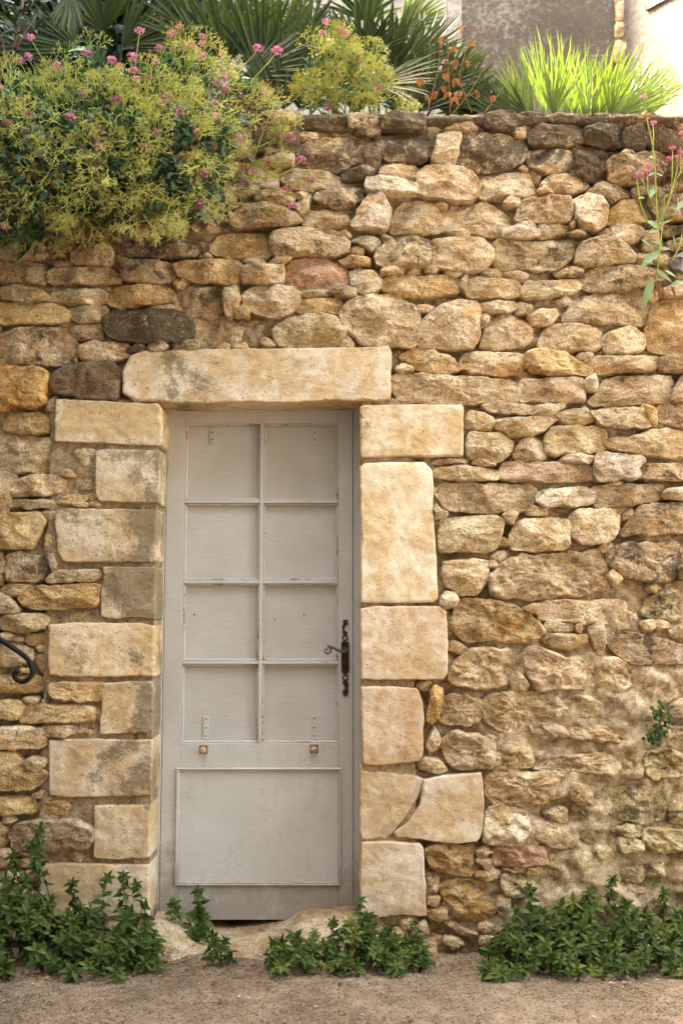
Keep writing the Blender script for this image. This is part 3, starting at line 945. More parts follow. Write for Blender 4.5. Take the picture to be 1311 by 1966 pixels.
QUOINS = [  # outline in photo pixels, colour, lichen
 ('lintel', "236 755 234 715 250 682 272 674 400 670 560 668 700 666 746 664 752 676 750 764 730 771 640 768 560 774 480 771 400 775 330 772 300 769 260 771", (0.552, 0.460, 0.330), .40),
 ('quoin', "107 766 200 769 305 775 310 785 312 852 305 856 200 851 105 847 105 800", (0.552, 0.454, 0.311), .35),
 ('quoin', "184 864 200 861 300 864 310 867 305 966 255 966 225 964 190 962 184 950 183 900", (0.530, 0.436, 0.304), .55),
 ('quoin', "108 978 130 975 302 978 300 1076 290 1080 176 1080 118 1078 111 1060 105 1000", (0.530, 0.436, 0.304), .62),
 ('quoin', "198 1088 250 1088 299 1088 298 1189 240 1187 210 1189 193 1184 195 1130", (0.530, 0.436, 0.304), .72),
 ('quoin', "94 1200 130 1195 270 1196 297 1202 297 1299 156 1300 94 1297 91 1270", (0.573, 0.448, 0.292), .42),
 ('quoin', "200 1312 240 1308 295 1308 293 1400 285 1408 190 1410 194 1370 196 1325", (0.530, 0.431, 0.292), .62),
 ('quoin', "93 1420 150 1419 293 1421 292 1521 289 1529 200 1531 120 1531 94 1527", (0.518, 0.412, 0.292), .50),
 ('quoin', "181 1547 200 1546 288 1546 287 1647 277 1650 196 1651 179 1647 180 1597", (0.518, 0.418, 0.292), .40),
 ('quoin', "78 1660 120 1658 287 1661 286 1760 200 1762 75 1760 74 1710", (0.496, 0.401, 0.284), .35),
 ('quoin', "691 779 700 777 800 776 888 776 890 782 890 874 880 876 780 876 692 878", (0.585, 0.484, 0.342), .22),
 ('quoin', "691 895 700 888 760 886 815 887 828 900 834 935 831 960 833 1000 838 1080 841 1150 830 1157 760 1158 693 1157", (0.640, 0.544, 0.394), .05),
 ('quoin', "691 1168 720 1164 800 1163 845 1164 858 1175 860 1250 859 1295 850 1305 760 1306 693 1305", (0.552, 0.442, 0.317), .20),
 ('quoin', "693 1319 750 1317 800 1322 811 1345 814 1370 812 1450 805 1462 745 1470 695 1471", (0.507, 0.388, 0.265), .45),
 ('quoin', "691 1479 740 1484 790 1488 814 1497 805 1530 780 1570 752 1605 740 1613 695 1614 690 1596", (0.518, 0.418, 0.304), .12),
 ('quoin', "812 1498 848 1490 924 1483 928 1503 929 1549 927 1602 917 1616 878 1621 830 1616 795 1611 760 1610 756 1600 782 1580 806 1548", (0.530, 0.436, 0.323), .10),
 ('quoin', "693 1619 740 1616 806 1620 813 1628 814 1661 818 1700 819 1761 780 1758 722 1763 690 1752 690 1676", (0.518, 0.418, 0.304), .22),
]
COLS = {  # base colour, lichen
 't': ((.58, .458, .300), .30), 'c': ((.66, .540, .378), .15), 'w': ((.68, .585, .460), .06), 'o': ((.60, .442, .240), .24),
 'g': ((.52, .412, .275), .50), 'd': ((.47, .370, .245), .80), 'k': ((.38, .300, .205), 1.0), 'r': ((.53, .345, .245), .20),
 'p': ((.64, .508, .360), .15), 'm': ((.52, .440, .270), .46), 'b': ((.24, .180, .120), .58), 'n': ((.54, .375, .185), .36), 'y': ((.62, .410, .175), .12),
}
ROUGH_REGION = lambda x, z: 1 / (1 + np.exp(-(x - 0.62) / 0.10)) * 1 / (1 + np.exp((z - 1.22) / 0.10))


def chaikin(p, k, cut=0.25):
    for _ in range(k):
        q = np.roll(p, -1, 0)
        p = np.stack([p + cut * (q - p), q + cut * (p - q)], 1).reshape(-1, p.shape[1])
    return p


def resample(p, ds):
    q = np.vstack([p, p[:1]])
    s = np.concatenate([[0], np.cumsum(np.linalg.norm(np.diff(q, axis=0), axis=1))])
    n = max(14, int(s[-1] / ds))
    u = np.linspace(0, s[-1], n, endpoint=False)
    return np.stack([np.interp(u, s, q[:, k]) for k in range(2)], 1)


def poly_area(p):
    x, z = p[:, 0], p[:, 1]
    return 0.5 * np.sum(x * np.roll(z, -1) - np.roll(x, -1) * z)


def seg_dist(P, o):
    a, b = o, np.roll(o, -1, 0)
    ab = b - a
    L = (ab ** 2).sum(1) + 1e-12
    t = np.clip(((P[:, None, :] - a[None]) * ab[None]).sum(2) / L, 0, 1)
    d = P[:, None, :] - (a[None] + t[..., None] * ab[None])
    return np.sqrt((d ** 2).sum(2).min(1))


STONE_N = 0


def stone_geometry(o2, kind, depth=0.09, front=0.0, rough=False):
    """o2: outline in wall metres (x, z). Returns verts, faces: a rounded, faceted stone with its face towards -y."""
    global STONE_N
    STONE_N += 1
    sd = STONE_N
    rng = np.random.default_rng(1000 + sd)
    if poly_area(o2) < 0:
        o2 = o2[::-1]
    if kind == 'ashlar':
        p = resample(o2, 0.0065)
        jit = 0.0034
    else:
        p = chaikin(chaikin(o2, 1, 0.14), 1, 0.10)
        p = resample(p, 0.0085 if abs(poly_area(o2)) > 0.004 else 0.006)
        c0 = p.mean(0)
        p = c0 + (p - c0) * (1 + 0.0065 / max(0.03, math.sqrt(abs(poly_area(o2))) / 2))
        jit = 0.0085 if not rough else 0.012
    q3 = np.stack([p[:, 0] * 30, p[:, 1] * 30, np.full(len(p), sd * 3.1)], 1)
    p = p + jit * np.stack([fbm(q3, 3, 3), fbm(q3 + 50, 3, 4)], 1)
    A = abs(poly_area(p))
    c = p.mean(0)
    x, z = p[:, 0], p[:, 1]
    cr = x * np.roll(z, -1) - np.roll(x, -1) * z
    c = np.array([((x + np.roll(x, -1)) * cr).sum(), ((z + np.roll(z, -1)) * cr).sum()]) / (6 * poly_area(p))
    inr = max(0.008, seg_dist(c[None], p)[0])
    nr = int(np.clip(np.sqrt(A) / 0.0125, 5, 18))
    ts = 1 - (np.linspace(0, 1, nr) ** 1.35)
    ts = np.concatenate([[1.0, 1 - 0.22 * (1 - ts[1])], ts[1:-1]])
    N = len(p)
    rings = np.concatenate([c + t * (p - c) for t in ts] + [c[None]])
    d = seg_dist(rings, p)
    d[:N] = 0
    if kind == 'ashlar':
        r, drop, bul = 0.0036, 0.013, 0.0
        a1, a2, a3 = 0.0050, 0.0022, 0.0
    else:
        r = min(0.0085, 0.32 * inr) * rng.uniform(0.6, 1.4)
        drop = min(0.034, 0.9 * r + 0.021)
        bul = min(0.018, 0.16 * inr) * rng.uniform(0.0, 0.9)
        k = min(1.0, inr / 0.04)
        a1, a2, a3 = 0.012 * k, 0.0056, 0.0032
        if rough:
            a1, a2, a3, bul = 0.024, 0.011, 0.006, bul * 0.5
            drop = 0.027
    e3 = np.stack([rings[:, 0], rings[:, 1], np.full(len(rings), sd * 1.7)], 1)
    chip = np.maximum(0, (0.014 if kind == 'ashlar' else 0.016) * fbm(e3 * 26, 3, 61) - (0.0032 if kind == 'ashlar' else 0.003))
    u = np.clip((d - chip * np.exp(-d / 0.02)) / r, 0, 1)
    u[:N] = 0
    h = drop * np.sqrt(np.clip(1 - (1 - u) ** 2, 0, 1))
    h = h + bul * np.clip(d / inr, 0, 1) ** 0.8
    rel = rings - c
    if kind != 'ashlar':
        g = rng.normal(0, 0.12, 2)
        h = h + np.clip(rel @ g, -0.020, 0.020) * u
        for _ in range(rng.integers(4, 8)):      # cleaved facets
            an = rng.uniform(0, 2 * math.pi)
            dv = np.array((math.cos(an), math.sin(an)))
            ext = (p - c) @ dv
            e = ext.max() * rng.uniform(0.05, 0.8)
            sl = rng.uniform(0.15, 0.75)
            cutp = (drop + bul) * rng.uniform(0.85, 1.0) - sl * (rel @ dv - e)
            h = np.minimum(h, np.maximum(cutp, 0.25 * drop))
    n3 = np.stack([rings[:, 0], rings[:, 1], np.full(len(rings), sd * 0.37)], 1)
    nz = a1 * fbm(n3 * np.array((10, 14, 1)), 3, 31) + a2 * fbm(n3 * 46, 3, 47)
    if a3:
        nz = nz + a3 * fbm(n3 * 120, 2, 53)
        ridg = 1 - np.abs(fbm(n3 * np.array((10, 24, 1)), 3, 71)) * 2
        nz = nz + a1 * 0.35 * (ridg - 0.5)
    h = np.maximum(h + nz * (0.25 + 0.75 * u), -0.002)
    y = front + drop - h
    verts = np.stack([rings[:, 0], y, rings[:, 1]], 1)
    back = np.stack([p[:, 0], np.full(N, front + drop + 0.008), p[:, 1]], 1)
    cz = np.array((c[0], 0, c[1]))
    back2 = np.stack([c[0] + 0.995 * (p[:, 0] - c[0]), np.full(N, front + depth), c[1] + 0.995 * (p[:, 1] - c[1])], 1)
    nv = len(verts)
    verts = np.vstack([verts, back, back2])
    f = []
    nrings = len(ts)
    for k in range(nrings - 1):
        a, b = k * N, (k + 1) * N
        f += [(a + i, a + (i + 1) % N, b + (i + 1) % N, b + i) for i in range(N)]
    a = (nrings - 1) * N
    f += [(a + i, a + (i + 1) % N, nv - 1) for i in range(N)]
    f += [(nv + (i + 1) % N, i + 0 if False else (i + 1) % N, i, nv + i) for i in range(N)]
    f += [(nv + N + (i + 1) % N, nv + (i + 1) % N, nv + i, nv + N + i) for i in range(N)]
    return verts, f


def to_wall(nums, ox=0.0, oy=0.0, s=1.0):
    a = np.array(nums, float).reshape(-1, 2) * s + np.array((ox, oy))
    return np.array([at(px, py)[[0, 2]] for px, py in a])


wall = empty('stone_wall', (0, 0.25, 0), 'tall honey-coloured rubble stone wall with dressed blocks around the grey door', 'wall', kind='thing')

stones = []
for key, (ox, oy, s, txt) in TILES.items():
    for line in txt.strip().splitlines():
        w = line.split()
        stones.append((w[0], to_wall([float(q) for q in w[1:]], ox, oy, s)))
stones.sort(key=lambda q: -abs(poly_area(q[1])))
OUTLINES = [q[1] for q in stones]
small = MB()
for i, (cl, o2) in enumerate(stones):
    rng = np.random.default_rng(500 + i)
    c2 = o2.mean(0)
    rr = float(ROUGH_REGION(c2[0], c2[1]))
    front = float(rng.normal(0.0, 0.013)) + (0.006 if abs(poly_area(o2)) < 0.003 else 0) - (0.012 if cl in 'wrky' else 0) + 0.014 * rr
    coping = c2[1] > 3.22
    v, f = stone_geometry(o2, 'rubble', depth=0.30 if coping else 0.10, front=front, rough=cl.isupper())
    base, lich = COLS[cl.lower()]
    j = 1 + rng.normal(0, 0.07)
    col = tuple(float(np.clip(b * j * (1 + rng.normal(0, 0.012)), 0.03, 0.75)) for b in base)
    lich = float(np.clip(lich + rng.normal(0, 0.09), 0, 1))
    if i < 283:
        o = mesh_obj('stone', v, f, M['stone'], wall)
        o.color = col + (lich,)
    else:
        small.add(v, f)
def fillers():
    xs = np.arange(-1.44, 1.44, 0.016); zs = np.arange(0.05, 3.36, 0.016)
    X, Z = np.meshgrid(xs, zs)
    P = np.stack([X.ravel(), Z.ravel()], 1)
    P = P + R.normal(0, 0.004, P.shape)
    D = np.full(len(P), 9.0)
    for o2 in OUTLINES + [to_wall([float(q) for q in Q[1].split()]) for Q in QUOINS]:
        lo, hi = o2.min(0) - 0.06, o2.max(0) + 0.06
        m = np.where((P[:, 0] > lo[0]) & (P[:, 0] < hi[0]) & (P[:, 1] > lo[1]) & (P[:, 1] < hi[1]))[0]
        if not len(m):
            continue
        q = P[m]
        ins = np.zeros(len(q), bool)
        for i in range(len(o2)):
            x0, y0 = o2[i]; x1, y1 = o2[(i + 1) % len(o2)]
            c = ((y0 > q[:, 1]) != (y1 > q[:, 1]))
            with np.errstate(divide='ignore', invalid='ignore'):
                c &= q[:, 0] < (x1 - x0) * (q[:, 1] - y0) / (y1 - y0) + x0
            ins ^= c
        dd = seg_dist(q, o2)
        dd[ins] = -dd[ins]
        D[m] = np.minimum(D[m], dd)
    D[(P[:, 0] > DX0 - .0) & (P[:, 0] < DX1) & (P[:, 1] < DZ1)] = -1
    D[(P[:, 0] < -0.85) & (P[:, 1] > 2.85)] *= 0.5
    order = np.argsort(-D)
    used = []
    for k in order:
        if D[k] < 0.0125 or len(used) > 240:
            break
        r = min(D[k], 0.030) * 0.92
        if ROUGH_REGION(P[k, 0], P[k, 1]) > 0.4:
            continue
        if any((P[k, 0] - a) ** 2 + (P[k, 1] - b) ** 2 < (r * .8 + c * .9) ** 2 for a, b, c in used):
            continue
        used.append((P[k, 0], P[k, 1], r))
        n = int(R.integers(5, 8))
        an = np.sort(R.uniform(0, 2 * math.pi / n * .7, n) + np.arange(n) * 2 * math.pi / n)
        rr_ = r * R.uniform(.8, 1.25, n)
        o2 = np.stack([P[k, 0] + 1.35 * rr_ * np.cos(an), P[k, 1] + .9 * rr_ * np.sin(an)], 1)
        v, f = stone_geometry(o2, 'rubble', depth=0.08, front=float(R.normal(0.012, 0.006)))
        small.add(v, f)


DX0, DX1, DZ1 = at(309, 1250)[0] - 0.06, at(690, 1250)[0] + 0.06, at(500, 770)[2] + 0.06
fillers()
so = small.build('small_stones', M['stone'], wall)
so.color = (.56, .43, .275, .22)
so['kind'] = 'stuff'
for nm, pts, col, lich in QUOINS:
    o2 = to_wall([float(q) for q in pts.split()])
    v, f = stone_geometry(o2, 'ashlar', depth=0.215, front=-0.004 if nm == 'lintel' else (0.012 if '691 1479' in pts else -0.001))
    o = mesh_obj(nm, v, f, M['ashlar'], wall)
    o.color = col + (lich,)
    OUTLINES.append(o2)

# the wall runs on past both sides of the picture
side = MB()
for sx in (-1, 1):
    z = 0.02
    rng = np.random.default_rng(40 + sx)
    while z < 3.26:
        hh = rng.uniform(0.10, 0.21)
        x = 1.475 + rng.uniform(0, 0.03)
        while x < 2.9:
            ww = rng.uniform(0.16, 0.42)
            m = 0.012
            q = np.array([(x + m, z + m + .02), (x + ww * .3, z + m), (x + ww * .7, z + m), (x + ww - m, z + m + .02), (x + ww - m, z + hh - m - .02),
                          (x + ww * .6, z + hh - m), (x + ww * .3, z + hh - m), (x + m, z + hh - m - .02)])
            q += rng.normal(0, 0.008, q.shape)
            q[:, 0] *= sx
            v, f = stone_geometry(q, 'rubble', depth=0.1, front=float(rng.normal(0, 0.008)))
            side.add(v, f)
            x += ww
        z += hh
so = side.build('side_stonework', M['stone'], wall)
so.color = (.50, .385, .24, .36)
so['kind'] = 'stuff'

# mortar core
DX0, DX1, DZ1 = at(309, 1250)[0] - 0.06, at(690, 1250)[0] + 0.06, at(500, 770)[2] + 0.06


def mortar():
    step = 0.0125
    xs = np.unique(np.concatenate([np.linspace(-3, -1.6, 30), np.arange(-1.6, 1.6, step), np.linspace(1.6, 3, 30)]))
    zs = np.arange(-0.12, 3.388, step)
    X, Z = np.meshgrid(xs, zs)
    p = np.stack([X.ravel(), Z.ravel(), np.zeros(X.size)], 1)
    rr = ROUGH_REGION(p[:, 0], p[:, 1])
    y = 0.051 + 0.034 * fbm(p * np.array((8, 11, 1)), 3, 81) + 0.018 * fbm(p * 38, 3, 83) - 0.026 * rr
    for q0, q1, z0, z1 in ((DX0 - .42, DX0 + .06, 0.1, 2.2), (DX1 - .06, DX1 + .16, 0.1, 2.2)):   # fuller pointing round the dressed blocks
        m = (p[:, 0] > q0) & (p[:, 0] < q1) & (p[:, 1] > z0) & (p[:, 1] < z1)
        y[m] = 0.020 + 0.35 * (y[m] - 0.05)
    y -= 0.022 * rr * (fbm(p * np.array((9, 15, 1)), 4, 91))
    y = np.maximum(y, 0.010 - 0.008 * rr)
    # at the foot and the very top the mortar is fuller
    y = y - 0.012 * np.exp(-((p[:, 1] - 3.36) / 0.05) ** 2)
    v = np.stack([p[:, 0] + 0.003 * fbm(p * 60, 2, 7), y, p[:, 1]], 1)
    # lift the top row a little unevenly
    nx, nz = len(xs), len(zs)
    top = (nz - 1) * nx + np.arange(nx)
    v[top, 2] += 0.010 * fbm(np.stack([xs * 9, xs * 0, xs * 0], 1), 3, 15)
    f = []
    for j in range(nz - 1):
        zc = zs[j] + step / 2
        for i in range(nx - 1):
            xc = (xs[i] + xs[i + 1]) / 2
            if DX0 < xc < DX1 and zc < DZ1:
                continue
            f.append((j * nx + i, j * nx + i + 1, (j + 1) * nx + i + 1, (j + 1) * nx + i))
    n0 = len(v)
    tb = v[top].copy(); tb[:, 1] = 0.46
    bb = tb.copy(); bb[:, 2] = -0.1
    v = np.vstack([v, tb, bb])
    for i in range(nx - 1):
        f.append((top[i], top[i + 1], n0 + i + 1, n0 + i))
        if not (DX0 < (xs[i] + xs[i + 1]) / 2 < DX1):
            f.append((n0 + i, n0 + i + 1, n0 + nx + i + 1, n0 + nx + i))
    mesh_obj('mortar', v, f, M['mortar'], wall)
    b = MB()   # thickness of the masonry round the opening
    b.box((DX0 - 0.1, 0.19, -0.1), (DX0 + 0.006, 0.46, DZ1 + 0.1))
    b.box((DX1 - 0.006, 0.19, -0.1), (DX1 + 0.1, 0.46, DZ1 + 0.1))
    b.box((DX0 + 0.006, 0.19, DZ1 - 0.006), (DX1 - 0.006, 0.46, DZ1 + 0.1))
    b.box((DX0 - 0.1, 0.462, -0.1), (DX1 + 0.1, 0.50, DZ1 + 0.1))
    xl = min(at(309, 820)[0], at(297, 1250)[0], at(287, 1700)[0]) - 0.004
    xr_ = max(at(692, 820)[0], at(693, 1250)[0], at(692, 1700)[0]) + 0.007
    b.box((DX0 - 0.03, 0.016, 0.02), (xl, 0.20, DZ1 - 0.05))
    b.box((xr_, 0.016, 0.02), (DX1 + 0.03, 0.20, DZ1 - 0.05))
    b.build('masonry_core', M['mortar'], wall, smooth=False)


mortar()
# weathered mortar bed that levels off the wall top
xs = np.arange(-3.0, 3.0, 0.02)
prof = [(0.06, -.055), (0.012, -.045), (-.004, -.02), (0.004, 0.0), (0.05, .008), (0.25, .008), (0.46, 0.0)]
top = 3.402 + 0.007 * fbm(np.stack([xs * 5, xs * 0, xs * 0], 1), 4, 2)
P = np.array([np.stack([xs, yy + 0.010 * fbm(np.stack([xs * 14, np.full_like(xs, k), xs * 0], 1), 3, 6), top + zz], 1) for k, (yy, zz) in enumerate(prof)])
n = len(xs)
cb = mesh_obj('coping_bed', P.reshape(-1, 3), [(k * n + i, (k + 1) * n + i, (k + 1) * n + i + 1, k * n + i + 1) for k in range(len(prof) - 1) for i in range(n - 1)], M['stone'], wall)
cb.color = (.33, .25, .165, .88)
# flint nodule set in the wall at the picture's edge
fl = to_wall([1288, 498, 1304, 486, 1330, 482, 1345, 500, 1335, 520, 1308, 522, 1290, 512])
v, f = stone_geometry(fl, 'rubble', depth=0.1, front=-0.02)
mesh_obj('flint_nodule', v, f, M['flint'], wall)

# raised garden behind the wall
g = MB()
xs = np.linspace(-4, 4, 60); ys = np.linspace(0.47, 6.0, 40)
X, Y = np.meshgrid(xs, ys)
p = np.stack([X.ravel(), Y.ravel(), np.zeros(X.size)], 1)
p[:, 2] = 3.22 + 0.05 * fbm(p * 2, 3, 4)
nx = len(xs)
g.add(p, [(j * nx + i, j * nx + i + 1, (j + 1) * nx + i + 1, (j + 1) * nx + i) for j in range(39) for i in range(59)])
g.build('garden_ground', M['soil'])
tag(bpy.data.objects['garden_ground'], kind='structure')

# ------------------------------------------------------------------ houses behind and around
def house_box(mb, lo, hi):
    mb.box(lo, hi)


HY = 3.3
house = empty('garden_house', (0, HY, 3.2), 'weathered grey rendered house wall rising behind the palms', 'house')
xr = at(1186, 100, HY)[0]
xl_pale = at(885, 100, HY)[0]


def rendered_wall(name, x0, x1, z0, z1, y, mat, parent, amp=0.012):
    xs = np.linspace(x0, x1, max(3, int((x1 - x0) / 0.05))); zs = np.linspace(z0, z1, int((z1 - z0) / 0.08))
    X, Z = np.meshgrid(xs, zs)
    p = np.stack([X.ravel(), np.zeros(X.size), Z.ravel()], 1)
    v = p.copy(); v[:, 1] = y + amp * fbm(p * 6, 4, 3)
    nx = len(xs)
    f = [(j * nx + i, j * nx + i + 1, (j + 1) * nx + i + 1, (j + 1) * nx + i) for j in range(len(zs) - 1) for i in range(nx - 1)]
    b = MB(); b.add(v, f); b.box((x0, y + 0.03, z0), (x1, y + 0.35, z1))
    return b.build(name, mat, parent)


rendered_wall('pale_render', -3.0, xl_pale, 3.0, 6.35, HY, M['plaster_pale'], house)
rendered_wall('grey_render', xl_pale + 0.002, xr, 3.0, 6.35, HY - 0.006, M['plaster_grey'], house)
z = 3.05
rng = np.random.default_rng(3)
while z < 6.2:      # rough corner stones
    hh = rng.uniform(0.10, 0.22)
    w_ = rng.uniform(0.03, 0.06)
    q = np.array([(xr - w_ * 0.6, z + .01), (xr + 0.02 + w_ * .3, z + .01), (xr + 0.025 + w_ * .3, z + hh - .01), (xr - w_ * 0.5, z + hh - .01)])
    q = q + rng.normal(0, 0.008, q.shape)
    v, f = stone_geometry(q, 'rubble', depth=0.2, front=HY - 0.05)
    o = mesh_obj('corner_stone', v, f, M['stone'], house)
    o.color = (.42, .33, .22, .2)
    z += hh
b = MB(); b.box((-3.0, HY + 0.34, 3.0), (xr + 0.02, HY + 3.2, 6.3)); b.build('house_body', M['plaster_pale'], house, False)
b = MB(); b.box((-3.05, HY + 0.02, 6.36), (xr + 0.03, HY + 3.3, 6.44))
b.build('roof', M['roof'], house, False)

# sunlit neighbour at the right
lit = empty('sunlit_house', (xr + 0.8, HY - 0.5, 3.2), 'pale plaster house wall in bright sun at the far right', 'house')
p0 = np.array((xr + 0.05, HY + 0.10)); nd = np.array((0.62, -0.785))
b = MB()
nn = np.array((nd[1], -nd[0])) * -1
L = 2.6
quad = [p0, p0 + nd * L, p0 + nd * L + nn * 0.5, p0 + nn * 0.5]
vv = [(q[0], q[1], 3.0) for q in quad] + [(q[0], q[1], 7.2) for q in quad]
b.add(vv, [(0, 1, 5, 4), (1, 2, 6, 5), (2, 3, 7, 6), (3, 0, 4, 7), (4, 5, 6, 7), (0, 3, 2, 1)])
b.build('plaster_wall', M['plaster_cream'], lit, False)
b = MB()
nf = -nn * 0.03
zz = at(1260, 22, 3.2)[2]
quad = [p0 + nf + nd * 0.25, p0 + nf + nd * L, p0 + nd * L, p0 + nd * 0.25]
vv = [(q[0], q[1], zz) for q in quad] + [(q[0], q[1], zz + 0.25) for q in quad]
b.add(vv, [(0, 1, 5, 4), (1, 2, 6, 5), (2, 3, 7, 6), (3, 0, 4, 7), (4, 5, 6, 7), (0, 3, 2, 1)])
b.build('stone_band', M['plaster_grey'], lit, False)

# added unseen houses: left one shades garden and street, opposite one narrows the sky
tall = empty('added_shade_house', (-5, 1.5, 0), 'tall pale house added out of view at the left to shade garden and street', 'house')
b = MB(); b.box((-7.5, -5.5, -0.1), (-3.25, 8.5, 9.0)); b.build('house_wall', M['plaster_pale'], tall, False)
b = MB(); b.box((-7.7, -5.7, 9.0), (-3.1, 8.7, 9.12)); b.build('roof', M['roof'], tall, False)
for yy in (-3.6, -1.2, 1.4):
    for zz in (1.4, 4.6):
        b = MB(); b.box((-3.26, yy - .5, zz), (-3.2, yy + .5, zz + 1.5)); b.build('shutter', M['shutter'], tall, False)
face = empty('added_sky_blocker_house', (0, -5.7, 0), 'unseen grey house added across the street to narrow the sky light', 'house')
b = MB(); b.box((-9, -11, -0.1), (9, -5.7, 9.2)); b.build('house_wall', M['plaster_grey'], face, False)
b = MB(); b.box((-9.2, -11.2, 9.2), (9.2, -5.55, 9.4)); b.build('roof', M['roof'], face, False)
for xx in (-5.5, -2.2, 1.1, 4.4):
    for zz in (1.2, 4.0, 6.8):
        for s2 in (-1, 1):
            b = MB(); b.box((xx + s2 * .3 - .28, -5.7, zz), (xx + s2 * .3 + .28, -5.65, zz + 1.6)); b.build('shutter', M['shutter'], face, False)

# ================================================================== the door
DY = 0.180                      # front plane of the door leaf


def dx(px): return at(px, 1250, DY)[0]
def dz(py): return at(500, py, DY)[2]


door = empty('panelled_door', (dx(500), DY, dz(1769)), 'weathered grey-beige door with eight boarded panes and a scrolled iron handle', 'door', kind='thing')
LX0, LX1, LZ0, LZ1 = dx(314.5), dx(677.5), dz(1767), dz(786.5)
GX0, GX1, GZ0, GZ1 = dx(350), dx(649.5), dz(1427), dz(813.5)
FZ0 = dz(1752)


def dbox(name, x0, x1, z0, z1, y0, y1, mat, bev=0.0015, parent=None):
    b = MB(); b.box((x0, y0, z0), (x1, y1, z1), bev)
    return b.build(name, M[mat], parent or door, False)


# fixed frame
b = MB()
b.box((LX0 - 0.07, DY - 0.004, FZ0 - 0.03), (LX0 - 0.0025, DY + 0.07, LZ1 + 0.05), 0.002)
b.box((LX1 + 0.0025, DY - 0.004, FZ0 - 0.02), (LX1 + 0.07, DY + 0.07, LZ1 + 0.05), 0.002)
b.box((LX0 - 0.0025, DY - 0.005, LZ1 + 0.003), (LX1 + 0.0025, DY + 0.07, LZ1 + 0.06), 0.002)
b.build('frame', M['paint_low'], door, False)
T = 0.042
dbox('stile', LX0, GX0, LZ0, LZ1, DY, DY + T, 'paint_low')
dbox('stile', GX1, LX1, LZ0, LZ1, DY, DY + T, 'paint_low')
dbox('top_rail', GX0 + .0008, GX1 - .0008, GZ1, LZ1, DY + .0006, DY + T, 'paint')
PZ0, PZ1, PX0, PX1 = dz(1700), dz(1474), dx(343), dx(655)
dbox('lock_rail', GX0 + .0008, GX1 - .0008, PZ1 - 0.02, GZ0, DY + .0006, DY + T, 'paint')
dbox('bottom_rail', GX0 + .0008, GX1 - .0008, LZ0 + 0.0015, PZ0 + 0.01, DY + .0006, DY + T, 'paint_low')
# lower panel with mitred moulding
pn = dbox('lower_panel', GX0 + .0012, GX1 - .0012, PZ0 - 0.005, PZ1 + 0.005, DY + 0.003, DY + T - 0.004, 'paint', 0.0)
mo = MB()
W1 = 0.0125
for (ax, az, bx_, bz, ix, iz) in ((PX0, PZ0, PX1, PZ0, 0, 1), (PX1, PZ0, PX1, PZ1, -1, 0), (PX1, PZ1, PX0, PZ1, 0, -1), (PX0, PZ1, PX0, PZ0, 1, 0)):
    prof = [(0.0, 0.0), (0.0, -0.007), (0.3, -0.010), (0.55, -0.008), (0.62, -0.0045), (0.8, -0.0065), (1.0, -0.001), (1.0, 0.002)]
    A = np.array((ax, az)); B = np.array((bx_, bz)); inn = np.array((ix, iz)) * W1
    al = (B - A) / np.linalg.norm(B - A) * W1
    v, f = [], []
    for (k, yy) in prof:
        p1 = A + inn * k + al * k; p2 = B + inn * k - al * k
        v += [(p1[0], DY + yy, p1[1]), (p2[0], DY + yy, p2[1])]
    for k in range(len(prof) - 1):
        f.append((2 * k, 2 * k + 1, 2 * k + 3, 2 * k + 2))
    mo.add(v, f)
mo.build('moulding', M['paint_low'], pn, False)
# glazing bars
VX0, VX1 = dx(496.8), dx(503.6)
HB = [(dz(966), dz(959)), (dz(1120.5), dz(1114)), (dz(1275.2), dz(1269))]
dbox('glazing_bar', VX0, VX1, GZ0, GZ1, DY - 0.001, DY + T, 'paint')
for z0, z1 in HB:
    dbox('glazing_bar', GX0 + .001, VX0 - .0004, z0, z1, DY - 0.0004, DY + T - .002, 'paint')
    dbox('glazing_bar', VX1 + .0004, GX1 - .001, z0, z1, DY - 0.0004, DY + T - .002, 'paint')
rows = [GZ1] + [q for z0, z1 in HB for q in (z1, z0)] + [GZ0]
colsx = [(GX0, VX0), (VX1, GX1)]
for r in range(4):
    zt, zb = rows[2 * r], rows[2 * r + 1]
    for (x0, x1) in colsx:
        pane = dbox('pane_board', x0, x1, zb, zt, DY + 0.026, DY + 0.034, 'ply', 0.0)
        bw = 0.0080
        bd = MB()
        yb = DY + 0.0075
        bd.box((x0 + .0005, yb, zt - bw), (x1 - .0005, DY + .0265, zt - .0005), 0.002)
        bd.box((x0 + .0005, yb, zb + .0005), (x1 - .0005, DY + .0265, zb + bw), 0.002)
        bd.box((x0 + .0005, yb + .0003, zb + bw), (x0 + bw, DY + .0265, zt - bw), 0.002)
        bd.box((x1 - bw, yb + .0003, zb + bw), (x1 - .0005, DY + .0265, zt - bw), 0.002)
        bd.build('beading', M['bead'], pane, False)
# flat brackets
for (px, y0, y1) in ((401.5, 819.5, 851), (603, 819.5, 852), (396.5, 1376, 1421), (603.5, 1375, 1421)):
    br = dbox('bracket', dx(px - 5), dx(px + 5), dz(y1), dz(y0), DY + 0.0212, DY + 0.0266, 'bead', 0.001)
    for k in ((.3, .7) if y1 < 1000 else (.12, .5, .85)):
        zc = dz(y0 + (y1 - y0) * k); xc = dx(px)
        b = MB(); b.tube([(xc, DY + 0.0225, zc), (xc, DY + 0.0198, zc)], 0.0032, 8)
        b.build('screw', M['rust_iron'], br)
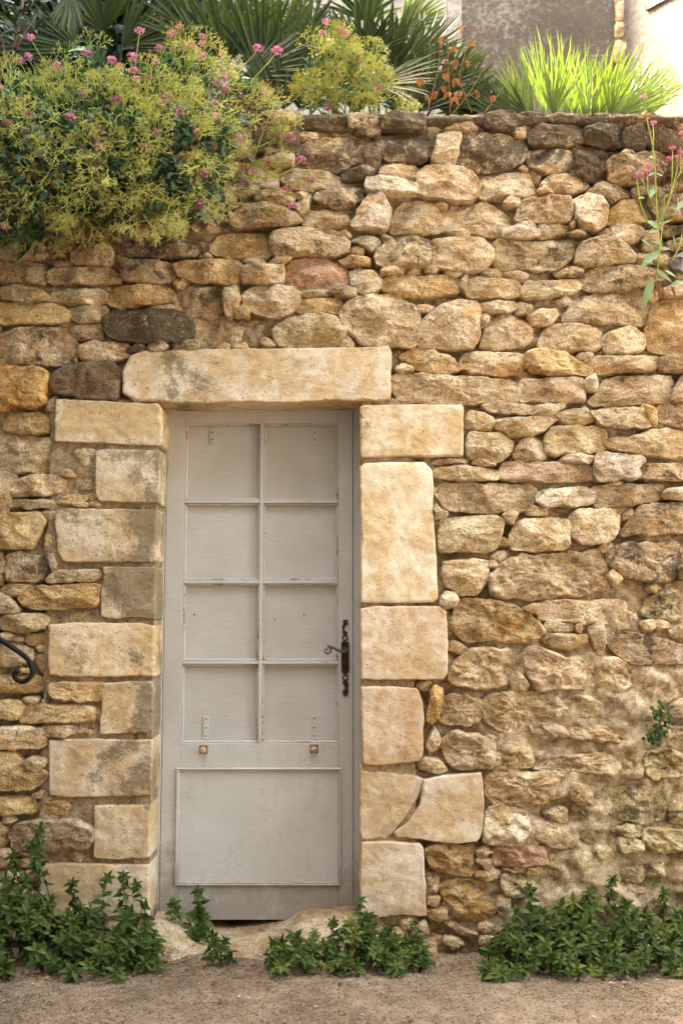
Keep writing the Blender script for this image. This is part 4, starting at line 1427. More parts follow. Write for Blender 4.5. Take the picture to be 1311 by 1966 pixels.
# knobs on rusty square plates
for (px, py) in ((394, 1438.5), (603.5, 1437.5)):
    c = at(px, py, DY)
    xk, zk = dx(px), dz(py)
    pl = dbox('bolt_plate', xk - .0165, xk + .0165, zk - .0175, zk + .0165, DY - 0.0035, DY + .002, 'rust', 0.001)
    b = MB()
    b.tube([(xk, DY - .003, zk), (xk, DY - .010, zk), (xk, DY - .014, zk), (xk, DY - .024, zk), (xk, DY - .030, zk), (xk, DY - .033, zk)],
           [.006, .006, .0115, .0135, .0105, .003], 14)
    b.build('knob', M['knob'], pl)
for (px, py) in ((371, 1180), (583, 1179.5), (527, 1189.5)):
    xk, zk = dx(px), dz(py)
    b = MB(); b.tube([(xk, DY + .0265, zk), (xk, DY + .0195, zk)], 0.0030, 7); b.build('nail', M['rust_iron'], door)


# ornate escutcheon and lever
def hp(u, v, Y):
    px, py = 600 + .1017 * u, 1160 + .1017 * v
    return np.array((dx(px), Y, dz(py)))


def prism(mb, pts, y0, y1):
    v = [hp(u, w, y0) for u, w in pts] + [hp(u, w, y1) for u, w in pts]
    n = len(pts)
    f = [tuple(range(n)), tuple(range(2 * n - 1, n - 1, -1))]
    f += [(i, n + i, n + (i + 1) % n, (i + 1) % n) for i in range(n)]
    mb.add(v, f)


def P2(s):
    a = [float(q) for q in s.split()]
    return [tuple(chk) for chk in chaikin(np.array(list(zip(a[::2], a[1::2]))), 1, .2)]


b = MB()
prism(b, P2("540 720 600 690 640 712 685 708 692 800 690 1000 695 1200 685 1290 650 1312 600 1332 560 1302 545 1250 540 1000 540 850"), DY - .0075, DY + .001)
prism(b, P2("570 288 615 298 665 288 660 335 682 388 655 392 622 392 608 430 604 500 645 515 668 545 640 580 600 592 560 552 572 500 555 430 577 370"), DY - .0055, DY + .001)
prism(b, P2("575 1440 650 1440 672 1480 682 1540 660 1590 680 1640 655 1700 660 1735 612 1722 575 1735 580 1690 556 1640 610 1605 606 1540 562 1485"), DY - .0055, DY + .001)
for (uc, vc) in ((612, 636), (618, 1388)):
    ring = [hp(uc + 46 * math.cos(a), vc + 46 * math.sin(a), DY - .003) for a in np.linspace(0, 2 * math.pi, 19)]
    b.tube(ring, .0029, 6, cap=False)
sp = [hp(600 + (38 - 3.2 * k) * math.cos(.7 * k), 745 + (38 - 3.2 * k) * math.sin(.7 * k), DY - .008) for k in range(11)]
b.tube(sp, .0022, 6)
plate = b.build('handle_plate', M['rust_iron'], door, False)
b = MB()
for (u, v) in ((603, 545), (618, 1465)):
    b.tube([hp(u, v, DY - .005), hp(u, v, DY - .0085)], .0033, 8)
b.build('screw', M['worn_steel'], plate)
b = MB()
b.tube([hp(612, 1165, DY - .0072), hp(612, 1165, DY - .0082)], .0030, 8)
prism(b, [(603, 1170), (622, 1170), (618, 1205), (606, 1205)], DY - .0081, DY - .0072)
b.build('keyhole', M['dark'], plate, False)
b = MB()
YH = DY - .046
scroll = [(278 + (10 + 72 * q) * math.cos(math.radians(90 + 500 * q - 500)), 866 + (10 + 72 * q) * math.sin(math.radians(90 + 500 * q - 500) + math.pi)) for q in np.linspace(0, 1, 26)]
# scroll ends at the top of the curl, the lever sweeps on to the spindle
path = scroll + [(330, 790), (390, 812), (450, 842), (510, 872), (560, 892), (610, 896), (645, 872), (650, 842), (630, 815), (600, 815), (590, 845), (610, 858)]
path3 = [hp(u, v, YH) for u, v in path]
rr = np.concatenate([np.linspace(.0022, .0046, 26), [.0054, .0058, .0058, .0056, .0052, .0046, .0040, .0036, .0032, .003, .0027, .0024]])
b.tube(path3, rr, 8)
b.tube([hp(612, 860, DY - .006), hp(612, 860, YH + .002)], [.0085, .0065], 10)
b.build('lever', M['worn_steel'], plate)

# worn threshold stone
PR = [(280, 1752), (306, 1749), (330, 1756), (342, 1763), (365, 1779), (398, 1784), (440, 1784), (495, 1780), (547, 1768), (577, 1748), (625, 1744), (668, 1738), (700, 1742), (720, 1760), (760, 1766), (830, 1770), (850, 1790)]


def doorstep():
    xs = np.arange(at(286, 1800)[0], at(838, 1800)[0], 0.008)
    pxx = [at(p, q, 0.10)[0] for p, q in PR]; pzz = [at(p, q, 0.17)[2] for p, q in PR]
    zt = np.interp(xs, pxx, pzz)
    q = np.stack([xs * 9, xs * 0, xs * 0], 1)
    zt = np.convolve(np.pad(zt, 3, 'edge'), np.ones(7) / 7, 'valid') + 0.005 * fbm(q, 3, 5)
    prof = [(0.30, 0.0), (0.20, 0.0), (0.12, -.004), (0.06, -.009), (0.02, -.016), (-0.015, -.026), (-0.04, -.043), (-.056, -.066), (-.064, -.095), (-.07, -.13), (-.078, -.2), (-.085, -.3)]
    fy = 1 + 0.0 * xs
    P = []
    for k, (yy, zz) in enumerate(prof):
        o = 0.024 * fbm(np.stack([xs * 9, np.full_like(xs, k * .5), xs * 0], 1), 5, 8, 0.6) * (k > 2)
        P.append(np.stack([xs, yy + o * 1.2, zt + zz + o * .4], 1))
    P = np.array(P)
    P[..., 2] += 0.007 * fbm((P.reshape(-1, 3) * 26), 4, 9, 0.65).reshape(P.shape[:2])
    n = len(xs)
    f = [(k * n + i, k * n + i + 1, (k + 1) * n + i + 1, (k + 1) * n + i) for k in range(len(prof) - 1) for i in range(n - 1)]
    b = MB(); b.add(P.reshape(-1, 3), [q[::-1] for q in f])
    for i in (0, n - 1):
        ed = P[:, i]
        b.add(list(ed) + [ed[0] * np.array((1, 1, 0)) - np.array((0, 0, .2))], [tuple(range(len(ed) + 1))])
    o = b.build('door_step', M['stone'])
    o.color = (.50, .40, .275, .40)
    tag(o, 'worn stone step hollowed by feet under the grey door', 'step')


doorstep()

# ================================================================== wrought-iron handrail
RP = [(-3400, -1830), (-1500, -480), (-300, 320), (0, 515), (160, 620), (300, 712), (430, 800), (530, 875), (600, 950), (650, 1040), (682, 1130), (688, 1210), (660, 1290), (600, 1360),
      (520, 1402), (440, 1405), (360, 1370), (312, 1310), (305, 1240), (340, 1195), (385, 1198), (402, 1235)]
b = MB()
b.tube([at(.0915 * u, 1180 + .0915 * v, -0.13) for u, v in RP], [.0098] * 16 + [.0098, .0096, .0095, .0094, .0093, .0090], 12)
rail = b.build('rail', M['iron'], None)
rail.name = 'iron_handrail'
tag(rail, 'dark wrought-iron handrail ending in a curl at the left edge', 'handrail')
b = MB()
pb = at(-110, 1085, -0.13)
b.tube([pb, pb + np.array((0, .06, -.03)), pb + np.array((0, .16, -.03))], .008, 8)
b.build('wall_bracket', M['iron'], None).parent = rail


# ================================================================== plants
def unit(v):
    v = np.asarray(v, float)
    return v / (np.linalg.norm(v, axis=-1, keepdims=True) + 1e-9)


SHAPES = {
    'ovate': ([0, .18, .45, .75, 1], [.10, .74, 1, .58, 0]),
    'lance': ([0, .2, .45, .75, 1], [.15, .75, 1, .62, 0]),
    'round': ([0, .2, .5, .82, 1], [.3, .9, 1, .8, .2]),
    'strip': ([0, .25, .5, .8, 1], [.8, 1, .95, .6, 0]),
}
LF = [(0, 5, 1), (0, 1, 8), (1, 5, 6, 2), (1, 2, 9, 8), (2, 6, 7, 3), (2, 3, 10, 9), (3, 7, 4), (3, 4, 10)]


def add_leaves(mb, base, d, nrm, L, W, shape='ovate', tone=None, curl=0.18, fold=0.22):
    base = np.atleast_2d(base); d = unit(np.atleast_2d(d)); n_ = len(base)
    s = unit(np.cross(d, np.atleast_2d(nrm)))
    nn = np.cross(s, d)
    L = np.broadcast_to(L, (n_,)); W = np.broadcast_to(W, (n_,))
    ts, ws = SHAPES[shape]
    tp = []
    for t in ts:
        tp.append((t, 0, -t * t))
    for sg in (1, -1):
        for k in (1, 2, 3):
            tp.append((ts[k], sg * ws[k] * .5, -ts[k] ** 2))
    tp = np.array(tp)
    cu = np.broadcast_to(np.asarray(curl, float), (n_,))
    V = base[:, None, :] + d[:, None, :] * (tp[None, :, 0, None] * L[:, None, None]) \
        + s[:, None, :] * (tp[None, :, 1, None] * W[:, None, None]) \
        + nn[:, None, :] * ((tp[None, :, 2] * (cu * L)[:, None] + fold * np.abs(tp[None, :, 1]) * W[:, None])[..., None])
    if tone is None:
        tone = R.uniform(0, 1, n_)
    tn = np.repeat(np.broadcast_to(tone, (n_,)), 11)
    off = (np.arange(n_) * 11)
    faces = [tuple(int(o) + i for i in f) for o in off for f in LF]
    mb.add(V.reshape(-1, 3), faces, tn)


def bez(a, b, c, n):
    t = np.linspace(0, 1, n)[:, None]
    return (1 - t) ** 2 * a + 2 * t * (1 - t) * b + t * t * c


def weed_shoot(mb, base, tip, leafL, rng, n=None):
    base, tip = np.array(base), np.array(tip)
    H = np.linalg.norm(tip - base)
    mid = (base + tip) / 2 + rng.normal(0, .12, 3) * H
    P = bez(base, mid, tip, 9)
    mb.tube(P, np.linspace(.0022, .0012, 9), 4, 0.1, False)
    n = n or int(np.clip(H / 0.012, 6, 22))
    tofs = rng.normal(0, .16)
    t = np.linspace(0.18, 1.0, n) ** 0.85
    pos = np.stack([np.interp(t, np.linspace(0, 1, 9), P[:, k]) for k in range(3)], 1)
    an = np.arange(n) * 2.4 + rng.uniform(0, 6)
    up = np.where(t > .9, .55, .12) + rng.normal(0, .15, n)
    d = np.stack([np.cos(an), np.sin(an * 1.7) * .5 - .45, np.sin(an) * .75 - .1 + up * .3], 1)
    sz = leafL * (0.55 + .6 * np.sin(np.clip(t, 0, 1) * math.pi * .86)) * rng.uniform(.7, 1.25, n)
    nrm = np.array((0, -.8, .9)) + rng.normal(0, .35, (n, 3))
    add_leaves(mb, pos, d, nrm, sz, sz * rng.uniform(.40, .54, n), 'ovate', np.clip(.12 + .5 * t + tofs + rng.normal(0, .2, n), 0, 1), rng.uniform(.1, .4, n), .25)
    # young rosette at the tip
    k = 6
    an = np.arange(k) * 1.047 + rng.uniform(0, 6)
    d = np.stack([np.cos(an), np.full(k, -.35), np.sin(an) * .9 + .1], 1)
    add_leaves(mb, np.repeat(P[-1:], k, 0), d, np.array((0, -.7, .8)) + rng.normal(0, .25, (k, 3)), leafL * rng.uniform(.75, 1.15, k), leafL * .42, 'ovate', np.clip(rng.uniform(.45, 1, k) + tofs, 0, 1.3), .2, .25)


def weed_clump(label, env, bot, count, leafL, seed, yr=(-0.26, -0.03), group='green weeds along the foot of the wall', loose=None):
    """env: [(px, py_top)]; shoots fill the area from env down to bot"""
    rng = np.random.default_rng(seed)
    ex, ey = np.array(env, float).T
    c = on_ground((ex[0] + ex[-1]) / 2, 1838)
    root = empty('weed_clump', (c[0], c[1], 0), label, 'weeds', group)
    for i in range(count):
        px = rng.uniform(ex[0], ex[-1])
        top = np.interp(px, ex, ey) + rng.normal(0, 9)
        f = rng.uniform(0, 1) ** 1.15
        py = top + (bot - top) * f
        Y = yr[0] * (0.25 + 0.75 * f) * rng.uniform(.7, 1.0) + yr[1]
        tip = at(px, py, Y)
        tip[2] = max(tip[2], 0.035)
        h = min(tip[2] - 0.005, rng.uniform(.12, .30))
        base = np.array((tip[0] + rng.normal(0, .035), min(-0.015, Y + rng.uniform(.0, .08)), max(0.0, tip[2] - h)))
        mb = MB()
        weed_shoot(mb, base, tip, leafL * rng.uniform(.65, 1.35), rng)
        mb.build('sprig', M['weed_pale' if rng.uniform() < .12 else 'weed'], root)
    for (bx_, by_, tx, ty, Y) in loose or ():
        mb = MB()
        weed_shoot(mb, at(bx_, by_, Y), at(tx, ty, Y), leafL * .9, rng, 18)
        mb.build('sprig', M['weed'], root)
    return root


weed_clump('large clump of green weeds at the wall foot left of the door', [(-30, 1690), (20, 1690), (50, 1680), (100, 1725), (125, 1760), (160, 1745), (200, 1750), (230, 1735), (262, 1735), (290, 1775), (308, 1800)],
           1866, 78, 0.039, 1, loose=[(60, 1720, 78, 1592, -.05), (95, 1720, 60, 1625, -.06), (150, 1790, 140, 1695, -.09), (205, 1790, 208, 1685, -.10), (228, 1790, 238, 1680, -.08), (275, 1800, 262, 1700, -.09), (30, 1740, 25, 1645, -.06)])
weed_clump('spreading clump of green weeds in front of the worn step beside the door', [(520, 1812), (545, 1800), (590, 1792), (620, 1785), (650, 1775), (680, 1758), (715, 1752), (730, 1780), (770, 1805), (812, 1825)],
           1854, 78, 0.032, 2, yr=(-0.16, -0.09), loose=[(690, 1820, 692, 1728, -.11), (792, 1850, 795, 1772, -.12), (660, 1830, 640, 1770, -.13)])
weed_clump('broad bed of dark green weeds along the wall foot at the right', [(925, 1815), (965, 1790), (990, 1745), (1010, 1730), (1060, 1735), (1120, 1732), (1160, 1738), (1200, 1735), (1260, 1742), (1311, 1750), (1345, 1750)],
           1870, 120, 0.036, 3, loose=[(1165, 1760, 1175, 1690, -.06), (1270, 1790, 1272, 1715, -.08), (1010, 1790, 1015, 1705, -.07), (1120, 1790, 1130, 1715, -.09)])
weed_clump('small weed sprouting on the step against the lower left of the door', [(352, 1735), (372, 1722), (395, 1732)], 1765, 5, 0.038, 4, yr=(0.06, 0.10),
           loose=[(372, 1768, 378, 1712, .10), (350, 1765, 335, 1735, .10)])
weed_clump('tiny dark weed growing on the street below the middle of the step', [(392, 1812), (415, 1800), (440, 1812)], 1835, 9, 0.026, 5, yr=(-0.05, -0.10))

# creeping pennywort in a joint of the wall, and tufts of dry grass
rng = np.random.default_rng(77)
root = empty('wall_creeper', tuple(at(1262, 1390, 0)), 'small round-leaved green creeper hanging from a wall joint at the right', 'plant')
mb = MB()
for k in range(120):
    u = rng.uniform(0, 1)
    px = 1262 + rng.normal(0, 9) + 8 * math.sin(u * 5); py = 1350 + 78 * u
    b0 = at(px, py, -.012 - rng.uniform(0, .03))
    add_leaves(mb, b0, rng.normal(0, 1, 3) * np.array((1, .3, 1)) + np.array((0, -.2, -.3)), np.array((0, -1, .5)) + rng.normal(0, .3, 3), .0155, .015, 'round', rng.uniform(.1, .8))
mb.build('leaves', M['weed'], root)['kind'] = 'stuff'
mb = MB(); mb.tube([at(1272, 1345, .01), at(1262, 1370, -.015), at(1268, 1400, -.012), at(1258, 1430, -.01)], .0015, 4); mb.build('stem', M['weed_stem'], root)
for (px, py, n, lab) in ((1002, 1252, 26, 'wispy tuft of dry grass below the long ochre stone right of the door'), (1100, 1635, 14, 'sparse dry grass stalks in a joint of the lower right wall'),
                         (162, 760, 12, 'short dry grass wisps above the top block left of the door')):
    root = empty('dry_grass_tuft', tuple(at(px, py, 0)), lab, 'dry grass', 'dry grass tufts in the wall joints')
    for k in range(n):
        p0 = at(px + rng.normal(0, 3), py + rng.normal(0, 3), .01)
        d = np.array((rng.normal(0, .06), -rng.uniform(.02, .06), rng.normal(0, .045)))
        mb = MB(); mb.tube(bez(p0, p0 + d * .6 + np.array((0, 0, .015)), p0 + d, 5), [.0009, .0008, .0007, .0006, .0004], 3, cap=False)
        mb.build('blade', M['grass_dry'], root)


# ---- red valerian
def spray(mb, pos, d, L, rng, levels=5, rad=.0021, tone=.5, spread=.55):
    stack = [(np.array(pos, float), unit(np.array(d, float)), L, levels, rad)]
    while stack:
        p, dd, l, lv, r = stack.pop()
        q = p + dd * l * .55 + rng.normal(0, .06, 3) * l
        e = q + unit(dd + rng.normal(0, .12, 3)) * l * .5
        mb.tube([p, q, e], [r, r * .95, r * .85], 3, np.clip(tone + .09 * (3 - lv) + rng.normal(0, .1), 0, 1), False)
        if lv <= 0:
            continue
        ax = unit(np.cross(dd, np.array((0, 1, 0.15)) + rng.normal(0, .5, 3)))
        ax = unit(np.cross(dd, ax))if rng.uniform() < .25 else ax
        k = 2 if rng.uniform() < .75 else 3
        for m in range(k):
            a = spread * rng.uniform(.6, 1.25) * ((-1, 1, 0)[m])
            nd = dd * math.cos(a) + ax * math.sin(a) + rng.normal(0, .10, 3)
            stack.append((e, unit(nd), l * rng.uniform(.66, .86), lv - 1, r * .86))


def flower_head(root, pos, rng, size=.021, n=46):
    mb = MB()
    v = unit(rng.normal(0, 1, (n, 3)) * np.array((1, 1, .75)) + np.array((0, -.25, .35)))
    for k in range(n):
        c = pos + v[k] * size * rng.uniform(.55, 1.05) * np.array((1.15, 1.0, .8))
        dd = v[k] + rng.normal(0, .3, 3)
        t_ = rng.uniform(0, 1)
        for a in range(3):
            e = unit(np.cross(dd, rng.normal(0, 1, 3)))
            add_leaves(mb, c, e + .5 * unit(dd), dd, size * .42, size * .27, 'round', t_, .1, .1)
    o = mb.build('flower_head', M['pink'], root)
    return o


def in_poly(px, py, poly):
    ins = False
    for i in range(len(poly)):
        x0, y0 = poly[i]; x1, y1 = poly[(i + 1) % len(poly)]
        if (y0 > py) != (y1 > py) and px < (x1 - x0) * (py - y0) / (y1 - y0) + x0:
            ins = not ins
    return ins


def sample_poly(poly, n, rng):
    a = np.array(poly, float); lo, hi = a.min(0), a.max(0)
    out = []
    while len(out) < n:
        p = rng.uniform(lo, hi)
        if in_poly(p[0], p[1], poly):
            out.append(p)
    return np.array(out)


def valerian(label, poly, depth, n_spray, n_leaf, heads, seed, centre, leafL=.062, sprayL=.050, dry=(), droop=0.0, levels=6, stem_to=None):
    rng = np.random.default_rng(seed)
    c = np.array(centre)
    root = empty('valerian_bush', tuple(c), label, 'flowering bush', 'pink valerian bushes on the wall')
    for (px, py) in sample_poly(poly, n_spray, rng):
        Y = depth(px, py) + rng.normal(0, .02)
        pos = at(px, py, Y)
        out = unit(pos - c)
        d = out * .7 + np.array((rng.normal(0, .35), -.55, .55 - droop * max(0, (py - 260) / 160))) + rng.normal(0, .2, 3)
        mb = MB()
        spray(mb, pos - unit(d) * sprayL * 1.4, d, sprayL * rng.uniform(.75, 1.2), rng, levels, .0020, rng.uniform(.3, .75))
        mb.build('seed_spray', M['val_spray'], root)
    if droop:
        for k in range(26):
            px = rng.uniform(10, 440); py = np.interp(px, [0, 60, 150, 260, 330, 400, 440], [478, 482, 430, 440, 440, 410, 380]) + rng.normal(0, 14)
            mb = MB()
            spray(mb, at(px + rng.normal(0, 10), py - 45, -.10), np.array((rng.normal(.1, .5), -.25, -.8)), sprayL * rng.uniform(.5, .9), rng, 5, .0017, rng.uniform(.25, .8))
            mb.build('seed_spray', M['val_spray'], root)
    lp = sample_poly(poly, n_leaf, rng)
    mb = MB()
    Y = np.array([depth(px, py) for px, py in lp]) + rng.uniform(-.02, .19, n_leaf)
    P = np.array([at(px, py, y) for (px, py), y in zip(lp, Y)])
    d = unit(P - c) * .5 + rng.normal(0, .55, (n_leaf, 3)) + np.array((0, -.45, .1))
    nrm = np.array((0, -.5, .9)) + rng.normal(0, .45, (n_leaf, 3))
    L = leafL * rng.uniform(.6, 1.3, n_leaf)
    add_leaves(mb, P, d, nrm, L, L * rng.uniform(.32, .46, n_leaf), 'lance', np.clip(rng.normal(.45, .28, n_leaf), 0, 1), rng.uniform(.05, .35, n_leaf))
    mb.build('leaves', M['val_leaf'], root)['kind'] = 'stuff'
    st = MB()
    for (hx, hy) in heads:
        Yh = depth(hx, hy) - .045 + rng.normal(0, .012)
        pos = at(hx, hy, Yh)
        base = pos + (c - pos) * .35 + np.array((rng.normal(0, .02), .05, -.10))
        if stem_to is not None:
            base = np.array(stem_to) + rng.normal(0, .01, 3)
        st.tube(bez(base, (base + pos) / 2 + rng.normal(0, .015, 3), pos, 7), np.linspace(.0024, .0017, 7), 4, rng.uniform(.1, .4), False)
        flower_head(root, pos + np.array((0, 0, .006)), rng, .0185 * rng.uniform(.65, 1.15))
    # main stems
    for (px, py) in sample_poly(poly, max(8, n_spray // 4), rng):
        pos = at(px, py, depth(px, py) + .06)
        st.tube(bez(c + rng.normal(0, .05, 3), (c + pos) / 2 + rng.normal(0, .06, 3), pos, 8), np.linspace(.004, .002, 8), 4, rng.uniform(0, .4), False)
    st.build('stems', M['val_spray'], root)
    for (px, py, n) in dry:
        for k in range(n):
            mb = MB()
            pos = at(px + rng.normal(0, 14), py + rng.normal(0, 14), depth(px, py) + .02)
            spray(mb, pos, rng.normal(0, 1, 3) * np.array((1, .3, 1)) + np.array((0, -.3, -.2)), .035, rng, 4, .0017, rng.uniform(.1, .7))
            mb.build('withered_spray', M['val_dry'], root)
    return root


def depth_main(px, py):
    a = max(0.0, 1 - ((px - 200) / 330) ** 2)
    if py < 215:
        return -.10 * a + .42 * ((215 - py) / 160) - .02
    b = max(0.0, 1 - abs(py - 320) / 230)
    return -.02 - .26 * math.sqrt(a * b)


POLY_MAIN = [(-15, 180), (30, 135), (60, 150), (110, 150), (140, 100), (170, 85), (195, 110), (215, 150), (260, 120), (300, 135), (325, 100), (390, 110), (430, 125), (470, 160), (520, 195),
             (510, 215), (462, 240), (440, 290), (425, 340), (430, 375), (385, 410), (330, 425), (265, 425), (220, 440), (150, 415), (110, 455), (60, 480), (15, 470), (-15, 440)]
HEADS_MAIN = [(59, 74), (40, 119), (55, 111), (268, 62), (344, 54), (330, 67), (389, 72), (388, 86), (428, 106), (388, 109), (364, 90), (305, 94), (299, 121), (255, 112), (263, 156), (257, 138), (287, 153),
              (416, 163), (433, 154), (431, 141), (413, 201), (312, 198), (322, 190), (346, 218), (225, 196), (161, 184), (136, 228), (262, 178), (230, 128), (215, 118), (168, 107), (414, 228), (433, 176),
              (15, 238), (54, 221), (2, 173), (109, 130), (282, 286), (304, 262), (393, 337), (384, 398), (378, 257), (193, 285), (10, 438), (505, 175), (512, 186), (532, 100), (496, 95), (459, 268)]
valerian('big pink-flowered valerian bush with yellow-green sprays spilling over the left end of the wall', POLY_MAIN, depth_main, 105, 3000, HEADS_MAIN, 21,
         (at(200, 260, .18)), dry=((245, 400, 7), (345, 445, 6), (490, 215, 8), (150, 455, 4), (235, 465, 3)), droop=1.1)
# trailing shoots that cross the stones right of the big bush
TR = empty('valerian_trailer', tuple(at(440, 300, -.02)), 'thin trailing valerian shoots with pink flowers hanging across the upper stones', 'flowering bush', 'pink valerian bushes on the wall')
rng = np.random.default_rng(31)
for (a, m, e) in (((400, 330), (470, 380), (552, 363)), ((400, 300), (500, 330), (512, 308)), ((420, 380), (500, 410), (560, 396)), ((500, 215), (530, 230), (560, 262)), ((410, 310), (440, 345), (466, 351)),
                  ((480, 300), (560, 380), (599, 347)), ((470, 330), (530, 360), (578, 308)), ((525, 205), (500, 260), (480, 330)), ((420, 290), (470, 300), (539, 262))):
    mb = MB()
    P = bez(at(a[0], a[1], -.06), at(m[0], m[1], -.07), at(e[0], e[1], -.05), 10)
    mb.tube(P, np.linspace(.0026, .0016, 10), 4, .2, False)
    mb.build('stem', M['val_spray'], TR)
    flower_head(TR, P[-1], rng, .018)
for (px, py, n) in ((585, 375, 3), (545, 275, 4), (530, 330, 3), (500, 345, 3), (560, 250, 3), (455, 300, 3), (470, 370, 2)):
    for k in range(n):
        mb = MB()
        spray(mb, at(px + rng.normal(0, 6), py + 12 + rng.normal(0, 6), -.04), np.array((rng.normal(.1, .4), -.3, .8)), .034, rng, 4, .0018, rng.uniform(.4, .9))
        mb.build('seed_spray', M['val_spray'], TR)
mb = MB()
for (px, py) in ((420, 285), (435, 300), (415, 325), (440, 330), (452, 345), (430, 355), (470, 340), (480, 300), (445, 385), (475, 385), (500, 310), (425, 310), (520, 385), (410, 350), (440, 410), (406, 418)):
    add_leaves(mb, at(px, py, -.06), np.array((rng.normal(.3, .6), -.4, rng.normal(-.3, .5))), np.array((0, -.8, .6)), .045, .018, 'lance', rng.uniform(.1, .7))
mb.build('leaves', M['val_leaf'], TR)['kind'] = 'stuff'

POLY_MID = [(575, 208), (585, 160), (600, 110), (622, 75), (650, 75), (690, 100), (735, 90), (742, 120), (725, 165), (750, 200), (700, 210), (640, 210)]
HEADS_MID = [(618, 67), (625, 44), (661, 68), (686, 114), (725, 171), (649, 184), (628, 209), (652, 60)]
valerian('upright pink valerian on the wall top in front of the middle palm', POLY_MID, lambda px, py: .12 + .05 * math.sin(px * .05), 46, 330, HEADS_MID, 22,
         (at(665, 250, .25)), leafL=.05, sprayL=.042, droop=0)
valerian('low sprig of valerian on the wall top beside the dead brown stalks', [(745, 212), (760, 200), (790, 200), (815, 208)], lambda px, py: .10, 7, 12, (), 23, (at(780, 240, .2)), leafL=.035, sprayL=.028, levels=4)

# the tall valerian rooted in the wall at the right edge
V4 = empty('wall_valerian', tuple(at(1258, 535, 0)), 'tall thin valerian with pale green leaves rooted in the wall at the right edge', 'flowering plant')
rng = np.random.default_rng(8)
sm = MB()
for pl in ([(1258, 538), (1266, 480), (1271, 430), (1275, 380)], [(1262, 440), (1258, 370), (1256, 300), (1247, 255), (1238, 215), (1236, 190)], [(1252, 295), (1254, 265), (1253, 240)], [(1268, 425), (1285, 380), (1298, 330), (1300, 300)],
           [(1256, 405), (1243, 370), (1242, 340), (1243, 325)], [(1243, 430), (1228, 390), (1222, 345)], [(1290, 500), (1305, 470), (1308, 450)], [(1243, 375), (1234, 350), (1230, 340)], [(1289, 360), (1290, 320), (1290, 290)],
           [(1289, 360), (1306, 330), (1306, 297)]):
    n = 10
    a = np.array([at(x, y, -.05 - .02 * math.sin(i * 1.3)) for i, (x, y) in enumerate(pl)])
    t = np.linspace(0, len(pl) - 1, n)
    sm.tube(np.stack([np.interp(t, range(len(pl)), a[:, k]) for k in range(3)], 1), np.linspace(.0036, .0017, n), 5, .25, False)
sm.build('stem', M['val_spray'], V4)
for (x0, y0, x1, y1, w, t_) in ((1252, 535, 1232, 590, 19, .35), (1265, 479, 1227, 512, 21, .3), (1261, 477, 1286, 478, 12, .7), (1257, 515, 1289, 541, 12, .4), (1274, 518, 1298, 531, 9, 1), (1286, 548, 1316, 541, 19, .9),
                           (1263, 437, 1240, 424, 20, .8), (1265, 432, 1289, 421, 8, .6), (1257, 359, 1247, 377, 15, .75), (1257, 304, 1246, 300, 12, .8), (1238, 379, 1222, 381, 8, .8), (1255, 477, 1229, 458, 8, .6),
                           (1311, 385, 1297, 406, 14, .5), (1262, 440, 1246, 446, 14, .9), (1272, 470, 1250, 462, 9, .5), (1262, 430, 1272, 405, 9, .7), (1256, 330, 1244, 338, 7, .6), (1258, 332, 1272, 338, 6, .6),
                           (1256, 508, 1236, 498, 8, .7), (1256, 520, 1242, 516, 10, .4), (1270, 385, 1281, 372, 6, .8), (1300, 480, 1290, 450, 6, .9), (1262, 505, 1276, 498, 8, .6)):
    a, e = at(x0, y0, -.055), at(x1, y1, -.085)
    L = np.linalg.norm(e - a)
    mb = MB()
    add_leaves(mb, a, e - a, np.array((rng.normal(0, .2), -1, .45)), L, w / 560, 'ovate', t_, rng.uniform(-.05, .2), .2)
    mb.build('leaf', M['pale_leaf'], V4)
for (x0, y0, x1, y1) in ((1250, 540, 1258, 572), (1258, 542, 1272, 578), (1262, 545, 1282, 572), (1288, 550, 1298, 575), (1270, 545, 1262, 560)):
    mb = MB()
    a, e = at(x0, y0, -.05), at(x1, y1, -.04)
    add_leaves(mb, a, e - a, np.array((0, -1, .2)), np.linalg.norm(e - a), .012, 'strip', rng.uniform(.2, 1), .1)
    mb.build('withered_leaf', M['dry_leaf'], V4)
for (hx, hy) in ((1235, 184), (1253, 236), (1222, 338), (1230, 336), (1243, 332), (1249, 340), (1290, 285), (1306, 293), (1284, 305), (1308, 256), (1244, 320), (1297, 302), (1311, 410)):
    flower_head(V4, at(hx, hy, -.06), rng, .0110)
for k, (px, py) in enumerate(((1222, 250), (1285, 262), (1300, 300), (1296, 340), (1270, 345), (1310, 270), (1280, 300), (1305, 370))):
    for q in range(3):
        mb = MB()
        spray(mb, at(px + rng.normal(0, 8), py + 25 + rng.normal(0, 8), -.03), np.array((rng.normal(0, .25), -.1, 1)), .036, rng, 4, .0014, rng.uniform(.2, .9), .42)
        mb.build('withered_spray', M['val_dry'], V4)


